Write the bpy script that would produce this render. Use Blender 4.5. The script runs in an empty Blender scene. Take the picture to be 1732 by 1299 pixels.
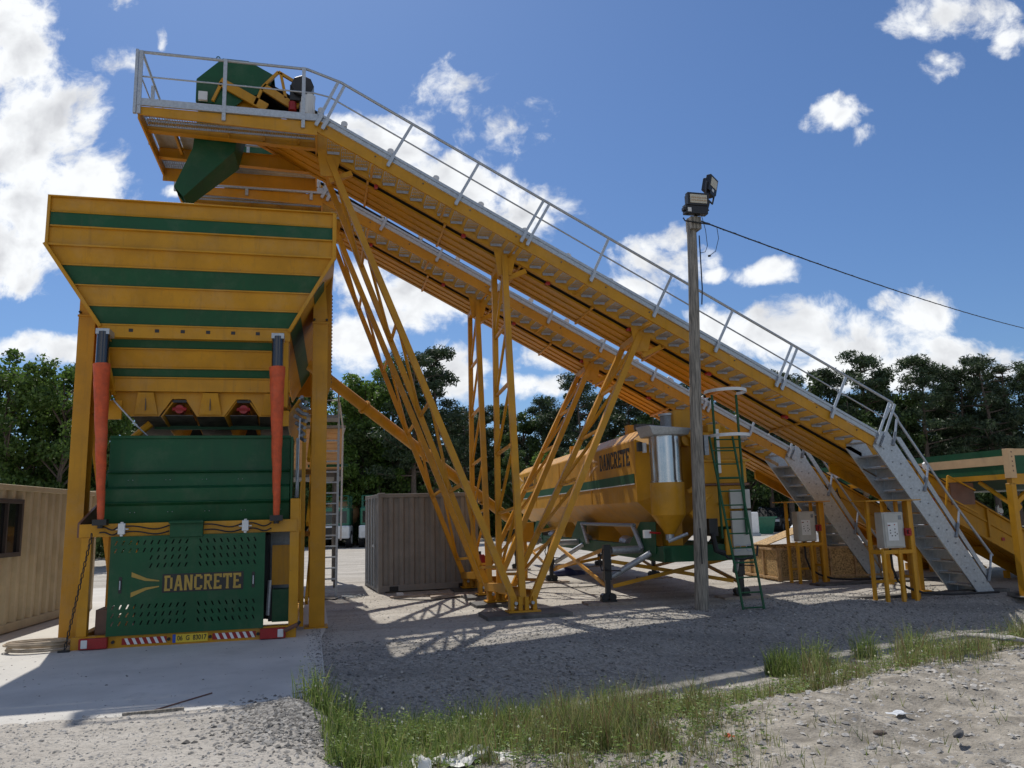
import bpy, math, random
import numpy as np
from mathutils import Vector, Matrix
random.seed(7); RNG = np.random.default_rng(7)
S = bpy.context.scene; COL = S.collection
R = math.radians
# ------------------------------------------------------------------ camera
cam = bpy.data.cameras.new('camera'); co = bpy.data.objects.new('camera', cam); COL.objects.link(co)
cam.sensor_width = 36.0; cam.lens = 1340/1732*36.0; cam.clip_end = 6000; cam.clip_start = 0.05
_p, _r = R(9.4), R(-1.53)
F_ = Vector((0, math.cos(_p), math.sin(_p))); U0 = Vector((0, -math.sin(_p), math.cos(_p))); R0 = Vector((1, 0, 0))
RR = R0*math.cos(_r)+U0*math.sin(_r); UU = -R0*math.sin(_r)+U0*math.cos(_r)
mm = Matrix((RR, UU, -F_)).transposed().to_4x4(); mm.translation = (0, 0, 1.65)
co.matrix_world = mm; S.camera = co
# ------------------------------------------------------------------ light and sky
S.view_settings.view_transform = 'Standard'; S.view_settings.look = 'None'
S.view_settings.exposure = 0.10; S.view_settings.gamma = 1.0
SUN_EL, SUN_AZ = R(58.6), R(-24.4)
sl = bpy.data.lights.new('sun', 'SUN'); sl.energy = 3.7; sl.angle = R(0.53); sl.color = (1.0, 0.955, 0.88)
so = bpy.data.objects.new('sun', sl); COL.objects.link(so)
sd = Vector((math.sin(SUN_AZ)*math.cos(SUN_EL), math.cos(SUN_AZ)*math.cos(SUN_EL), math.sin(SUN_EL)))
so.rotation_euler = sd.to_track_quat('Z', 'Y').to_euler(); so.location = sd*60
W = bpy.data.worlds.new('World'); S.world = W; W.use_nodes = True
nt = W.node_tree; N = nt.nodes; L = nt.links; N.clear()
def nd(tree, t, **kw):
    n = tree.nodes.new(t)
    for k, v in kw.items():
        if k.startswith('i_'): n.inputs[int(k[2:])].default_value = v
        else: setattr(n, k, v)
    return n
def mth(tree, op, a, b=None, c=None, clamp=False):
    n = tree.nodes.new('ShaderNodeMath'); n.operation = op; n.use_clamp = clamp
    for i, x in enumerate((a, b, c)):
        if x is None: continue
        if isinstance(x, (int, float)): n.inputs[i].default_value = x
        else: tree.links.new(x, n.inputs[i])
    return n.outputs[0]
def vm(tree, op, a, b=None):
    n = tree.nodes.new('ShaderNodeVectorMath'); n.operation = op
    for i, x in enumerate((a, b)):
        if x is None: continue
        if isinstance(x, (tuple, list)): n.inputs[i].default_value = x
        else: tree.links.new(x, n.inputs[i])
    return n
def build_sky():
    out = nd(nt, 'ShaderNodeOutputWorld'); bg = nd(nt, 'ShaderNodeBackground')
    sky = nd(nt, 'ShaderNodeTexSky'); sky.sky_type = 'NISHITA'; sky.sun_disc = False
    sky.sun_elevation = SUN_EL; sky.sun_rotation = SUN_AZ; sky.air_density = 1.0; sky.dust_density = 0.6; sky.ozone_density = 2.2
    skm = nd(nt, 'ShaderNodeVectorMath', operation='MULTIPLY'); L.new(sky.outputs[0], skm.inputs[0]); skm.inputs[1].default_value = (0.054, 0.070, 0.091)
    tc = nd(nt, 'ShaderNodeTexCoord'); sep = nd(nt, 'ShaderNodeSeparateXYZ'); L.new(tc.outputs['Generated'], sep.inputs[0])
    y = mth(nt, 'MAXIMUM', mth(nt, 'ABSOLUTE', sep.outputs[1]), 0.08)
    gx = mth(nt, 'DIVIDE', sep.outputs[0], y); gz = mth(nt, 'DIVIDE', sep.outputs[2], y)
    # the clouds behind the viewer are shifted so that they are not a mirror of the front ones
    gx2 = mth(nt, 'ADD', gx, mth(nt, 'MULTIPLY', mth(nt, 'LESS_THAN', sep.outputs[1], 0.0), 0.55))
    cb = nd(nt, 'ShaderNodeCombineXYZ'); L.new(gx2, cb.inputs[0]); L.new(gz, cb.inputs[1])
    w = nd(nt, 'ShaderNodeTexNoise'); w.inputs['Scale'].default_value = 7; w.inputs['Detail'].default_value = 5; L.new(cb.outputs[0], w.inputs['Vector'])
    ws = vm(nt, 'MULTIPLY', vm(nt, 'SUBTRACT', w.outputs['Color'], (.5, .5, .5)).outputs[0], (.085, .06, 0))
    p = vm(nt, 'ADD', cb.outputs[0], ws.outputs[0]).outputs[0]
    BL = [(-0.679,0.673,0.062,0.1,1.1),(-0.635,0.54,0.085,0.096,1.3),(-0.606,0.438,0.105,0.085,1.3),(-0.656,0.363,0.10,0.058,1.2),(-0.532,0.455,0.034,0.045,0.9),(-0.538,0.633,0.031,0.02,0.5),(-0.526,0.709,0.021,0.013,0.4),(-0.474,0.658,0.007,0.014,0.4),(-0.44,0.429,0.025,0.01,0.9),(-0.211,0.518,0.048,0.034,1),(-0.155,0.495,0.06,0.043,1.2),(-0.092,0.442,0.095,0.046,1.2),(-0.006,0.396,0.086,0.046,1.1),(0.037,0.405,0.035,0.029,0.8),(-0.095,0.581,0.036,0.034,0.30),(-0.043,0.553,0.022,0.034,0.30),(-0.004,0.509,0.045,0.03,0.20),(-0.133,0.282,0.085,0.044,1.1),(-0.187,0.312,0.046,0.032,1),(-0.202,0.225,0.046,0.043,1.1),(-0.076,0.183,0.046,0.043,1),(0.029,0.161,0.045,0.019,0.9),(-0.614,0.228,0.084,0.02,0.9),(0.05,0.202,0.046,0.023,0.5),(0.201,0.325,0.058,0.036,0.85),(0.219,0.357,0.023,0.025,0.6),(0.169,0.294,0.039,0.024,0.8),(0.266,0.309,0.027,0.011,0.6),(0.332,0.304,0.042,0.018,0.75),(0.447,0.526,0.046,0.027,0.8),(0.485,0.487,0.017,0.012,0.35),(0.622,0.666,0.08,0.034,0.75),(0.597,0.592,0.03,0.022,0.5),(0.702,0.624,0.028,0.022,0.5),(0.356,0.225,0.084,0.043,1.1),(0.445,0.199,0.099,0.039,1.1),(0.534,0.244,0.057,0.033,1.1),(0.573,0.188,0.068,0.022,0.9),(0.28,0.227,0.061,0.039,1.0),(0.48,0.164,0.196,0.027,1.0),
          (-0.1,1.6,.5,.18,.7),(1.3,.9,.35,.16,.9),(-1.5,.8,.5,.2,1.),(1.6,.35,.5,.12,1.),(-1.3,.25,.5,.1,1.)]
    acc = None
    for cx, cz, rx, rz, wt in BL:
        q = vm(nt, 'MULTIPLY', vm(nt, 'SUBTRACT', p, (cx, cz, 0)).outputs[0], (1/rx, 1/rz, 0)).outputs[0]
        dd = vm(nt, 'DOT_PRODUCT', q, q).outputs['Value']
        v = mth(nt, 'SUBTRACT', wt, mth(nt, 'MULTIPLY', dd, wt*0.85 if wt > .6 else wt))
        acc = v if acc is None else mth(nt, 'MAXIMUM', acc, v)
    acc = mth(nt, 'MAXIMUM', acc, -1.2)
    def fbm(vec, sc, det, rough, off=(0, 0, 0)):
        n = nd(nt, 'ShaderNodeTexNoise'); n.inputs['Scale'].default_value = sc; n.inputs['Detail'].default_value = det; n.inputs['Roughness'].default_value = rough
        o = vm(nt, 'ADD', vec, off); L.new(o.outputs[0], n.inputs['Vector']); return n.outputs['Fac']
    f1 = fbm(p, 21, 12, .60)
    back = fbm(tc.outputs['Generated'], 2.3, 4, .6, (7, 3, 1))
    acc = mth(nt, 'MAXIMUM', acc, mth(nt, 'SUBTRACT', mth(nt, 'MULTIPLY', mth(nt, 'LESS_THAN', sep.outputs[1], -.02), mth(nt, 'ADD', 2.9, mth(nt, 'MULTIPLY', mth(nt, 'SUBTRACT', back, .5), 5.))), 3.0))  # unseen cloud cover behind the viewer, added to whiten the fill light
    dens = mth(nt, 'ADD', acc, mth(nt, 'MULTIPLY', mth(nt, 'SUBTRACT', f1, .5), 3.4))
    mr = nd(nt, 'ShaderNodeMapRange', interpolation_type='SMOOTHSTEP'); L.new(dens, mr.inputs[0]); mr.inputs[1].default_value = -.15; mr.inputs[2].default_value = 0.85
    # relief of the clouds: lit from the upper left where the sun stands, darker underneath
    a1 = fbm(p, 11, 4, .5); a2 = fbm(p, 11, 4, .5, (-.012, .03, 0))
    rel = mth(nt, 'MULTIPLY', mth(nt, 'SUBTRACT', a1, a2), 1.1)
    thick = nd(nt, 'ShaderNodeMapRange'); L.new(dens, thick.inputs[0]); thick.inputs[1].default_value = .7; thick.inputs[2].default_value = 2.3
    b1 = fbm(cb.outputs[0], 4, 4, .5, (3, 1, 0))
    br = mth(nt, 'SUBTRACT', mth(nt, 'ADD', 1.0, rel), mth(nt, 'MULTIPLY', thick.outputs[0], mth(nt, 'MULTIPLY', b1, .52)))
    br = mth(nt, 'MINIMUM', mth(nt, 'MAXIMUM', br, .55), 1.02)
    cc = nd(nt, 'ShaderNodeCombineXYZ')
    L.new(mth(nt, 'MULTIPLY', br, .90), cc.inputs[0]); L.new(mth(nt, 'MULTIPLY', br, .92), cc.inputs[1]); L.new(mth(nt, 'ADD', mth(nt, 'MULTIPLY', br, .88), .06), cc.inputs[2])
    up = mth(nt, 'GREATER_THAN', sep.outputs[2], -0.02)
    mx = nd(nt, 'ShaderNodeMix', data_type='RGBA'); L.new(mth(nt, 'MULTIPLY', mr.outputs[0], up), mx.inputs['Factor'])
    L.new(skm.outputs[0], mx.inputs['A']); L.new(cc.outputs[0], mx.inputs['B'])
    L.new(mx.outputs['Result'], bg.inputs[0]); bg.inputs[1].default_value = 1.0; L.new(bg.outputs[0], out.inputs[0])
build_sky()

# ------------------------------------------------------------------ materials
MATS = {}
def mat(name, col, rough=.5, metal=0., noise=.12, nscale=6., bump=0., bscale=40., coat=0., col2=None, spec=.5, dust=0., trans=0., stretch=None, streak=0.):
    m = bpy.data.materials.new(name); m.use_nodes = True; t = m.node_tree; b = t.nodes['Principled BSDF']
    b.inputs['Roughness'].default_value = rough; b.inputs['Metallic'].default_value = metal
    b.inputs['Coat Weight'].default_value = coat; b.inputs['Coat Roughness'].default_value = .12; b.inputs['Specular IOR Level'].default_value = spec
    tc = nd(t, 'ShaderNodeTexCoord'); vec = tc.outputs['Object']
    if stretch:
        mp = nd(t, 'ShaderNodeMapping'); mp.inputs['Scale'].default_value = stretch; t.links.new(vec, mp.inputs[0]); vec = mp.outputs[0]
    n = nd(t, 'ShaderNodeTexNoise'); n.inputs['Scale'].default_value = nscale; n.inputs['Detail'].default_value = 8; n.inputs['Roughness'].default_value = .6; t.links.new(vec, n.inputs['Vector'])
    mx = nd(t, 'ShaderNodeMix', data_type='RGBA')
    c2 = col2 if col2 else tuple(max(0, c*(1-noise*2.2)) for c in col)
    mx.inputs['A'].default_value = (*c2, 1); mx.inputs['B'].default_value = (*[min(1, c*(1+(0 if col2 else noise*.5))) for c in col], 1)
    mr = nd(t, 'ShaderNodeMapRange'); t.links.new(n.outputs['Fac'], mr.inputs[0]); mr.inputs[1].default_value = .33; mr.inputs[2].default_value = .62
    t.links.new(mr.outputs[0], mx.inputs['Factor']); outc = mx.outputs['Result']
    if dust > 0:
        n2 = nd(t, 'ShaderNodeTexNoise'); n2.inputs['Scale'].default_value = 1.7; n2.inputs['Detail'].default_value = 9; n2.inputs['Roughness'].default_value = .72
        t.links.new(tc.outputs['Object'], n2.inputs['Vector'])
        m2 = nd(t, 'ShaderNodeMapRange'); t.links.new(n2.outputs['Fac'], m2.inputs[0]); m2.inputs[1].default_value = .5; m2.inputs[2].default_value = .75; m2.inputs[4].default_value = dust
        mx2 = nd(t, 'ShaderNodeMix', data_type='RGBA'); t.links.new(m2.outputs[0], mx2.inputs['Factor']); t.links.new(outc, mx2.inputs['A']); mx2.inputs['B'].default_value = (.42, .36, .27, 1); outc = mx2.outputs['Result']
    if streak > 0:
        mp2 = nd(t, 'ShaderNodeMapping'); mp2.inputs['Scale'].default_value = (7, 7, .45); t.links.new(tc.outputs['Object'], mp2.inputs[0]); n3 = nd(t, 'ShaderNodeTexNoise'); n3.inputs['Scale'].default_value = 1.6; n3.inputs['Detail'].default_value = 9; n3.inputs['Roughness'].default_value = .7; t.links.new(mp2.outputs[0], n3.inputs['Vector'])
        m3 = nd(t, 'ShaderNodeMapRange'); t.links.new(n3.outputs['Fac'], m3.inputs[0]); m3.inputs[1].default_value = .54; m3.inputs[2].default_value = .72; m3.inputs[4].default_value = streak
        x3 = nd(t, 'ShaderNodeMix', data_type='RGBA'); t.links.new(m3.outputs[0], x3.inputs['Factor']); t.links.new(outc, x3.inputs['A']); x3.inputs['B'].default_value = (.13, .075, .035, 1); outc = x3.outputs['Result']
        n4 = nd(t, 'ShaderNodeTexNoise'); n4.inputs['Scale'].default_value = 38; n4.inputs['Detail'].default_value = 3; t.links.new(tc.outputs['Object'], n4.inputs['Vector']); m4 = nd(t, 'ShaderNodeMapRange'); t.links.new(n4.outputs['Fac'], m4.inputs[0]); m4.inputs[1].default_value = .70; m4.inputs[2].default_value = .74; m4.inputs[4].default_value = streak*1.6
        x4 = nd(t, 'ShaderNodeMix', data_type='RGBA'); t.links.new(m4.outputs[0], x4.inputs['Factor']); t.links.new(outc, x4.inputs['A']); x4.inputs['B'].default_value = (.09, .06, .04, 1); outc = x4.outputs['Result']
    t.links.new(outc, b.inputs['Base Color'])
    rr = nd(t, 'ShaderNodeMapRange'); t.links.new(n.outputs['Fac'], rr.inputs[0]); rr.inputs[3].default_value = max(0.02, rough-.1); rr.inputs[4].default_value = min(1, rough+.12); t.links.new(rr.outputs[0], b.inputs['Roughness'])
    if bump > 0:
        nb = nd(t, 'ShaderNodeTexNoise'); nb.inputs['Scale'].default_value = bscale; nb.inputs['Detail'].default_value = 5; t.links.new(vec, nb.inputs['Vector'])
        bp = nd(t, 'ShaderNodeBump'); bp.inputs['Strength'].default_value = bump; bp.inputs['Distance'].default_value = .02; t.links.new(nb.outputs['Fac'], bp.inputs['Height']); t.links.new(bp.outputs[0], b.inputs['Normal'])
    MATS[name] = m; return m
mat('yellow_paint', (.56, .262, .008), .5, noise=.08, nscale=2.2, coat=.06, spec=.35, dust=.2, streak=.30, bump=.03, bscale=5)
mat('green_paint', (.007, .080, .028), .5, noise=.08, nscale=2.5, coat=.0, spec=.35, dust=.10, streak=.12, bump=.03, bscale=4)
mat('galvanised', (.44, .47, .50), .42, metal=.55, noise=.10, nscale=26, dust=.10, bump=.05, bscale=60)
mat('galv_dark', (.25, .27, .29), .5, metal=.5, noise=.12, nscale=20)
mat('stainless', (.55, .56, .58), .22, metal=1., noise=.04, nscale=3, bump=.05, bscale=3)
mat('rubber', (.016, .016, .018), .65, noise=.2, nscale=9)
mat('black_paint', (.012, .012, .013), .4, noise=.1)
mat('red_plastic', (.34, .012, .012), .4, noise=.1)
mat('white_plastic', (.70, .70, .68), .4, noise=.04)
mat('grey_cabinet', (.46, .45, .41), .42, noise=.05, dust=.1)
mat('orange_tarp', (.62, .09, .02), .62, noise=.12, nscale=10, bump=1.0, bscale=7, dust=.10)
mat('cylinder_black', (.006, .008, .016), .16, noise=.1, coat=.6)
mat('beige_steel', (.52, .44, .285), .6, noise=.08, nscale=3, dust=.1, bump=.1, bscale=8)
mat('taupe_steel', (.225, .212, .200), .6, noise=.08, nscale=3, dust=.08, bump=.08, bscale=8)
mat('weathered_wood', (.30, .27, .225), .85, noise=.30, nscale=5, stretch=(9, 9, .55), bump=.6, bscale=14)
mat('raw_wood', (.46, .30, .15), .8, noise=.22, nscale=8)
mat('osb', (.50, .33, .14), .8, noise=.38, nscale=26, bump=.2)
mat('steel_plate', (.10, .095, .09), .7, noise=.3, nscale=5, dust=.35)
mat('plywood', (.36, .29, .23), .85, noise=.2, nscale=6)
mat('tan_siding', (.66, .43, .22), .6, noise=.05)
mat('glass_dark', (.012, .014, .016), .06, noise=.05, spec=.8)
mat('dark_frame', (.05, .035, .028), .5, noise=.1)
mat('led_face', (.62, .56, .42), .3, noise=.2, nscale=60)
mat('white_paint', (.76, .77, .76), .35, noise=.04, coat=.3, dust=.1)
mat('dark_car', (.02, .022, .025), .25, noise=.05, coat=.6)
mat('truck_green', (.02, .16, .09), .4, noise=.08, coat=.3)
mat('truck_tan', (.45, .27, .13), .5, noise=.1)
mat('plate_yellow', (.72, .50, .03), .4, noise=.02)
mat('plate_blue', (.02, .08, .42), .4, noise=.02)
mat('reflector_white', (.74, .74, .72), .3, noise=.03)
mat('hose', (.42, .33, .23), .7, noise=.15)
mat('dark_fill', (.022, .024, .024), .6, noise=.2)  # near-black filler, paints the dark behind the gates and the guard slots
mat('logo_yellow', (.42, .27, .045), .5, noise=.05)
mat('brown_steel', (.17, .075, .045), .5, noise=.1, coat=.2)
mat('crushed_pile', (.42, .39, .35), .95, noise=.2, nscale=14, bump=.8, bscale=18)
mat('plastic_sheet', (.72, .70, .64), .55, noise=.12, nscale=9, bump=.5, bscale=9)
mat('blue_tarp', (.01, .02, .09), .5)
mat('bark', (.14, .105, .08), .9, noise=.3, nscale=7, stretch=(6, 6, 1.), bump=.7, bscale=10)

def leafmat(name, c1, c2, tr=.35):
    m = bpy.data.materials.new(name); m.use_nodes = True; t = m.node_tree; t.nodes.clear()
    out = nd(t, 'ShaderNodeOutputMaterial'); g = nd(t, 'ShaderNodeNewGeometry'); mx = nd(t, 'ShaderNodeMix', data_type='RGBA')
    mx.inputs['A'].default_value = (*c1, 1); mx.inputs['B'].default_value = (*c2, 1); t.links.new(g.outputs['Random Per Island'], mx.inputs['Factor'])
    oi = nd(t, 'ShaderNodeObjectInfo'); hs = nd(t, 'ShaderNodeHueSaturation'); t.links.new(mx.outputs['Result'], hs.inputs['Color'])
    t.links.new(mth(t, 'ADD', .8, mth(t, 'MULTIPLY', oi.outputs['Random'], .4)), hs.inputs['Value'])
    d = nd(t, 'ShaderNodeBsdfPrincipled'); d.inputs['Roughness'].default_value = .55; tr_ = nd(t, 'ShaderNodeBsdfTranslucent'); ms = nd(t, 'ShaderNodeMixShader', i_0=tr)
    t.links.new(hs.outputs[0], d.inputs['Base Color']); t.links.new(hs.outputs[0], tr_.inputs[0]); t.links.new(d.outputs[0], ms.inputs[1]); t.links.new(tr_.outputs[0], ms.inputs[2]); t.links.new(ms.outputs[0], out.inputs[0])
    MATS[name] = m
leafmat('leaf_bright', (.055, .11, .018), (.15, .24, .045), .45)
leafmat('leaf_mid', (.045, .085, .022), (.12, .18, .05), .4)
leafmat('leaf_pine', (.028, .052, .022), (.075, .11, .045), .28)
leafmat('grass_green', (.06, .11, .02), (.25, .33, .08), .45)
leafmat('grass_dry', (.20, .24, .07), (.40, .36, .17), .35)
leafmat('weed_red', (.15, .12, .06), (.30, .17, .09), .25)
leafmat('flower', (.70, .68, .60), (.8, .78, .5), .3)

# ------------------------------------------------------------------ mesh building
class MB:
    def __init__(s): s.v = []; s.f = []; s.m = []; s.names = []
    def mi(s, m):
        if m not in s.names: s.names.append(m)
        return s.names.index(m)
    def poly(s, vs, fs, m='yellow_paint'):
        o = len(s.v); s.v += [tuple(x) for x in vs]; k = s.mi(m)
        for f in fs: s.f.append([o+i for i in f]); s.m.append(k)
        return s
    def box(s, a0, a1, d0, d1, z0, z1, m='yellow_paint'):
        return s.hexa([(a0, d0, z0), (a1, d0, z0), (a1, d1, z0), (a0, d1, z0), (a0, d0, z1), (a1, d0, z1), (a1, d1, z1), (a0, d1, z1)], m)
    def hexa(s, v, m='yellow_paint'):
        return s.poly(v, [(0, 3, 2, 1), (4, 5, 6, 7), (0, 1, 5, 4), (1, 2, 6, 5), (2, 3, 7, 6), (3, 0, 4, 7)], m)
    def beam(s, p, q, w=.06, h=None, m='yellow_paint', up=(0, 0, 1)):
        h = w if h is None else h; p = Vector(p); q = Vector(q); t = (q-p).normalized(); U = Vector(up)
        if abs(t.dot(U)) > .98: U = Vector((0, 1, 0))
        x = t.cross(U).normalized()*w/2; y = x.cross(t).normalized()*h/2
        return s.hexa([p-x-y, p+x-y, q+x-y, q-x-y, p-x+y, p+x+y, q+x+y, q-x+y], m)
    def tube(s, pts, r, n=10, m='galvanised', caps=True, closed=False):
        pts = [Vector(p) for p in pts]; rs = r if isinstance(r, (list, tuple)) else [r]*len(pts); o = len(s.v); k = s.mi(m)
        prev = None; cnt = len(pts)
        for i, p in enumerate(pts):
            if closed: t = (pts[(i+1) % cnt]-pts[i-1]).normalized()
            else: t = (pts[min(i+1, cnt-1)]-pts[max(i-1, 0)]).normalized()
            if prev is None:
                a = Vector((0, 0, 1)) if abs(t.z) < .9 else Vector((1, 0, 0)); x = t.cross(a).normalized()
            else: x = (prev-t*prev.dot(t)).normalized()
            prev = x; y = t.cross(x)
            for j in range(n):
                an = 2*math.pi*j/n; s.v.append(tuple(p+(x*math.cos(an)+y*math.sin(an))*rs[i]))
        for i in range(cnt if closed else cnt-1):
            for j in range(n):
                a = o+i*n+j; b = o+i*n+(j+1) % n; i2 = (i+1) % cnt
                s.f.append([a, b, o+i2*n+(j+1) % n, o+i2*n+j]); s.m.append(k)
        if caps and not closed:
            s.f.append([o+j for j in range(n)][::-1]); s.m.append(k)
            s.f.append([o+(cnt-1)*n+j for j in range(n)]); s.m.append(k)
        return s
    def prism(s, pl, lo, hi, ax='d', m='yellow_paint'):
        # pl: (x,z) outline; extruded along d, or (d,z) along a, or (a,d) along z
        n = len(pl); mk = {'d': lambda x, y, e: (x, e, y), 'a': lambda x, y, e: (e, x, y), 'z': lambda x, y, e: (x, y, e)}[ax]
        vs = [mk(x, y, lo) for x, y in pl]+[mk(x, y, hi) for x, y in pl]
        return s.poly(vs, [list(range(n)), list(range(2*n-1, n-1, -1))]+[(i, n+i, n+(i+1) % n, (i+1) % n) for i in range(n)], m)
    def slab(s, quad, th, m='yellow_paint'):
        q = [Vector(x) for x in quad]; nr = (q[1]-q[0]).cross(q[2]-q[0]).normalized()*th
        n = len(q); return s.poly(q+[x+nr for x in q], [list(range(n)), list(range(2*n-1, n-1, -1))]+[(i, n+i, n+(i+1) % n, (i+1) % n) for i in range(n)], m)
    def build(s, name, th=None, base=None, bevel=0., smooth=False, label=None, rot=None):
        b = Vector(th['base'][:]) if th is not None else Vector(base if base is not None else (0, 0, 0))
        me = bpy.data.meshes.new(name); me.from_pydata([tuple(Vector(x)-b) for x in s.v], [], s.f)
        for nme in s.names: me.materials.append(MATS[nme])
        me.polygons.foreach_set('material_index', s.m); me.update()
        import bmesh
        bm = bmesh.new(); bm.from_mesh(me); bmesh.ops.recalc_face_normals(bm, faces=bm.faces[:]); bm.to_mesh(me); bm.free()
        if smooth:
            me.polygons.foreach_set('use_smooth', [True]*len(me.polygons))
            me.set_sharp_from_angle(angle=R(35))
        o = bpy.data.objects.new(name, me); COL.objects.link(o)
        if bevel > 0:
            md = o.modifiers.new('bevel', 'BEVEL'); md.width = bevel; md.segments = 1; md.limit_method = 'ANGLE'; md.angle_limit = R(50)
        if label: o['label'] = label
        return o
ANG = R(14.0)
def toW(b, ang, org=(0, 0)):
    c, s_ = math.cos(ang), math.sin(ang)
    return (org[0]+b[0]*c-b[1]*s_, org[1]+b[0]*s_+b[1]*c, b[2])
def thing(name, label, cat, base, ang=ANG, group=None, org=(0, 0)):
    o = bpy.data.objects.new(name, None); COL.objects.link(o); o.empty_display_size = .3
    o['label'] = label; o['category'] = cat; o['base'] = base
    if group: o['group'] = group
    o.location = toW(base, ang, org); o.rotation_euler = (0, 0, ang); return o
def part(th, name, mb, parent=None, **kw):
    o = mb.build(name, th, **kw); o.parent = parent or th; return o
def single(name, mb, label, cat, base, ang=ANG, group=None, kind=None, org=(0, 0), **kw):
    o = mb.build(name, None, base, **kw); o.location = toW(base, ang, org); o.rotation_euler = (0, 0, ang)
    if kind: o['kind'] = kind
    if label and not kind or kind == 'stuff': o['label'] = label
    if cat: o['category'] = cat
    if group: o['group'] = group
    return o
def copy_tree(o, parent=None):
    c = o.copy(); COL.objects.link(c)
    if parent: c.parent = parent
    for ch in list(o.children): copy_tree(ch, c)
    return c
def text_mesh(body, size, depth=.004, off=0.):
    cu = bpy.data.curves.new('text', 'FONT'); cu.body = body; cu.size = size; cu.extrude = depth/2; cu.offset = off; cu.align_x = 'CENTER'; cu.align_y = 'CENTER'
    to = bpy.data.objects.new('text', cu); COL.objects.link(to); bpy.context.view_layer.update()
    dg = bpy.context.evaluated_depsgraph_get(); me = bpy.data.meshes.new_from_object(to.evaluated_get(dg)); bpy.data.objects.remove(to); return me
# slab lettering out of strokes, each on its own level
GL = {'D': [('v', .16, 0, 1), ('h', 0, .62, .0), ('h', 0, .62, 1), ('v', .72, .14, .86)],
      'A': [('l', .12, 0, .40, 1), ('l', .76, 0, .48, 1), ('h', .2, .68, .33), ('s', .0, .27, 0), ('s', .6, .88, 0)],
      'N': [('v', .14, 0, 1), ('v', .74, 0, 1), ('l', .16, 1, .72, 0), ('s', 0, .28, 0), ('s', 0, .2, 1), ('s', .6, .88, 1)],
      'C': [('v', .14, .12, .88), ('h', .16, .72, 0), ('h', .16, .72, 1), ('v', .74, .72, .9), ('v', .74, .1, .28)],
      'R': [('v', .16, 0, 1), ('h', 0, .62, 1), ('h', .1, .62, .5), ('v', .70, .56, .94), ('l', .42, .5, .74, 0), ('s', 0, .32, 0), ('s', .64, .88, 0)],
      'E': [('v', .16, 0, 1), ('h', 0, .78, 0), ('h', 0, .78, 1), ('h', .16, .6, .5), ('v', .72, .76, 1), ('v', .72, 0, .24)],
      'T': [('v', .42, 0, 1), ('h', .02, .82, 1), ('v', .06, .74, 1), ('v', .78, .74, 1), ('s', .26, .58, 0)]}
def lettering(mb, word, x0, x1, z0, z1, put, m):
    # put(x, z, e) -> 3D point, e = level above the surface
    n = len(word); cw = (x1-x0)/n; H = z1-z0; sw = cw*.24; sh = H*.15
    for i, ch in enumerate(word):
        X = x0+i*cw+cw*.05
        for j, st in enumerate(GL[ch]):
            e = .004+.0006*(j+1); c = cw*.98
            if st[0] == 'v': x = X+st[1]*c; q = [(x-sw/2, z0+st[2]*H), (x+sw/2, z0+st[2]*H), (x+sw/2, z0+st[3]*H), (x-sw/2, z0+st[3]*H)]
            elif st[0] in 'hs':
                hh = sh if st[0] == 'h' else sh*.75; z = z0+st[3]*(H-hh); q = [(X+st[1]*c, z), (X+st[2]*c, z), (X+st[2]*c, z+hh), (X+st[1]*c, z+hh)]
            else:
                xa = X+st[1]*c; xb = X+st[3]*c; za = z0+st[2]*H; zb = z0+st[4]*H; q = [(xa-sw/2, za), (xa+sw/2, za), (xb+sw/2, zb), (xb-sw/2, zb)]
            mb.poly([put(a, b, e) for a, b in q]+[put(a, b, 0) for a, b in q], [(0, 1, 2, 3), (0, 4, 5, 1), (1, 5, 6, 2), (2, 6, 7, 3), (3, 7, 4, 0)], m)
# ------------------------------------------------------------------ ground
DL = np.array([(-3, 7.6), (-.2, 7.95), (.5, 8.3), (2.2, 8.5), (3.84, 9.1), (5.86, 9.86), (8.24, 10.55), (11.34, 11.14), (16, 11.8), (40, 13)])
def sst(x, a, b): t = np.clip((x-a)/(b-a), 0, 1); return t*t*(3-2*t)
def vnoise(x, y, sc, seed):
    r = np.random.default_rng(seed); G = r.random((256, 256)); x = x/sc+seed*3.17; y = y/sc+seed*1.31
    xi = np.floor(x).astype(int); yi = np.floor(y).astype(int); fx = x-xi; fy = y-yi; fx = fx*fx*(3-2*fx); fy = fy*fy*(3-2*fy)
    g = lambda i, j: G[(xi+i) % 256, (yi+j) % 256]
    return (g(0, 0)*(1-fx)*(1-fy)+g(1, 0)*fx*(1-fy)+g(0, 1)*(1-fx)*fy+g(1, 1)*fx*fy)-.5
def height(a, d):
    dl = np.interp(a, DL[:, 0], DL[:, 1]); s = (d-dl)*.96
    ex = sst(a, -.25, .55)
    h = np.where(s > 0, -.42+.42*sst(s, .3, 1.75), -.42+.38*sst(-s, .35, 2.7))*ex
    h = h+(1-ex)*np.where(a < 0.2, .045*sst(-(d-8.15), 0, .5), 0)
    h = h-.09*sst(a, 9.2, 10.4)*sst(15-d, 0, 1.5)*(s > 0)*sst(s, 0, 1.7)
    soil = sst(dl-d, .8, 1.7)*sst(a, .6, 2)
    fore = sst(9.0-d, 0, 1.)*sst(a, -.6, .4)
    h = h+soil*(vnoise(a, d, .75, 3)*.08+vnoise(a, d, .17, 4)*.032+vnoise(a, d, .09, 14)*.028)+fore*(vnoise(a, d, .4, 8)*.06)
    h = h+vnoise(a, d, .12, 5)*.012*(1-(a < .12)*(d > 8.15))+vnoise(a, d, .05, 6)*.008*(1-(a < .1)*(d > 8.))
    h = h+vnoise(a, d, 2.3, 9)*.03*(d > 15)
    heap = np.exp(-(((a-.05)/.55)**2+((d-7.2)/.7)**2))*.10
    return h+heap-.012
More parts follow.
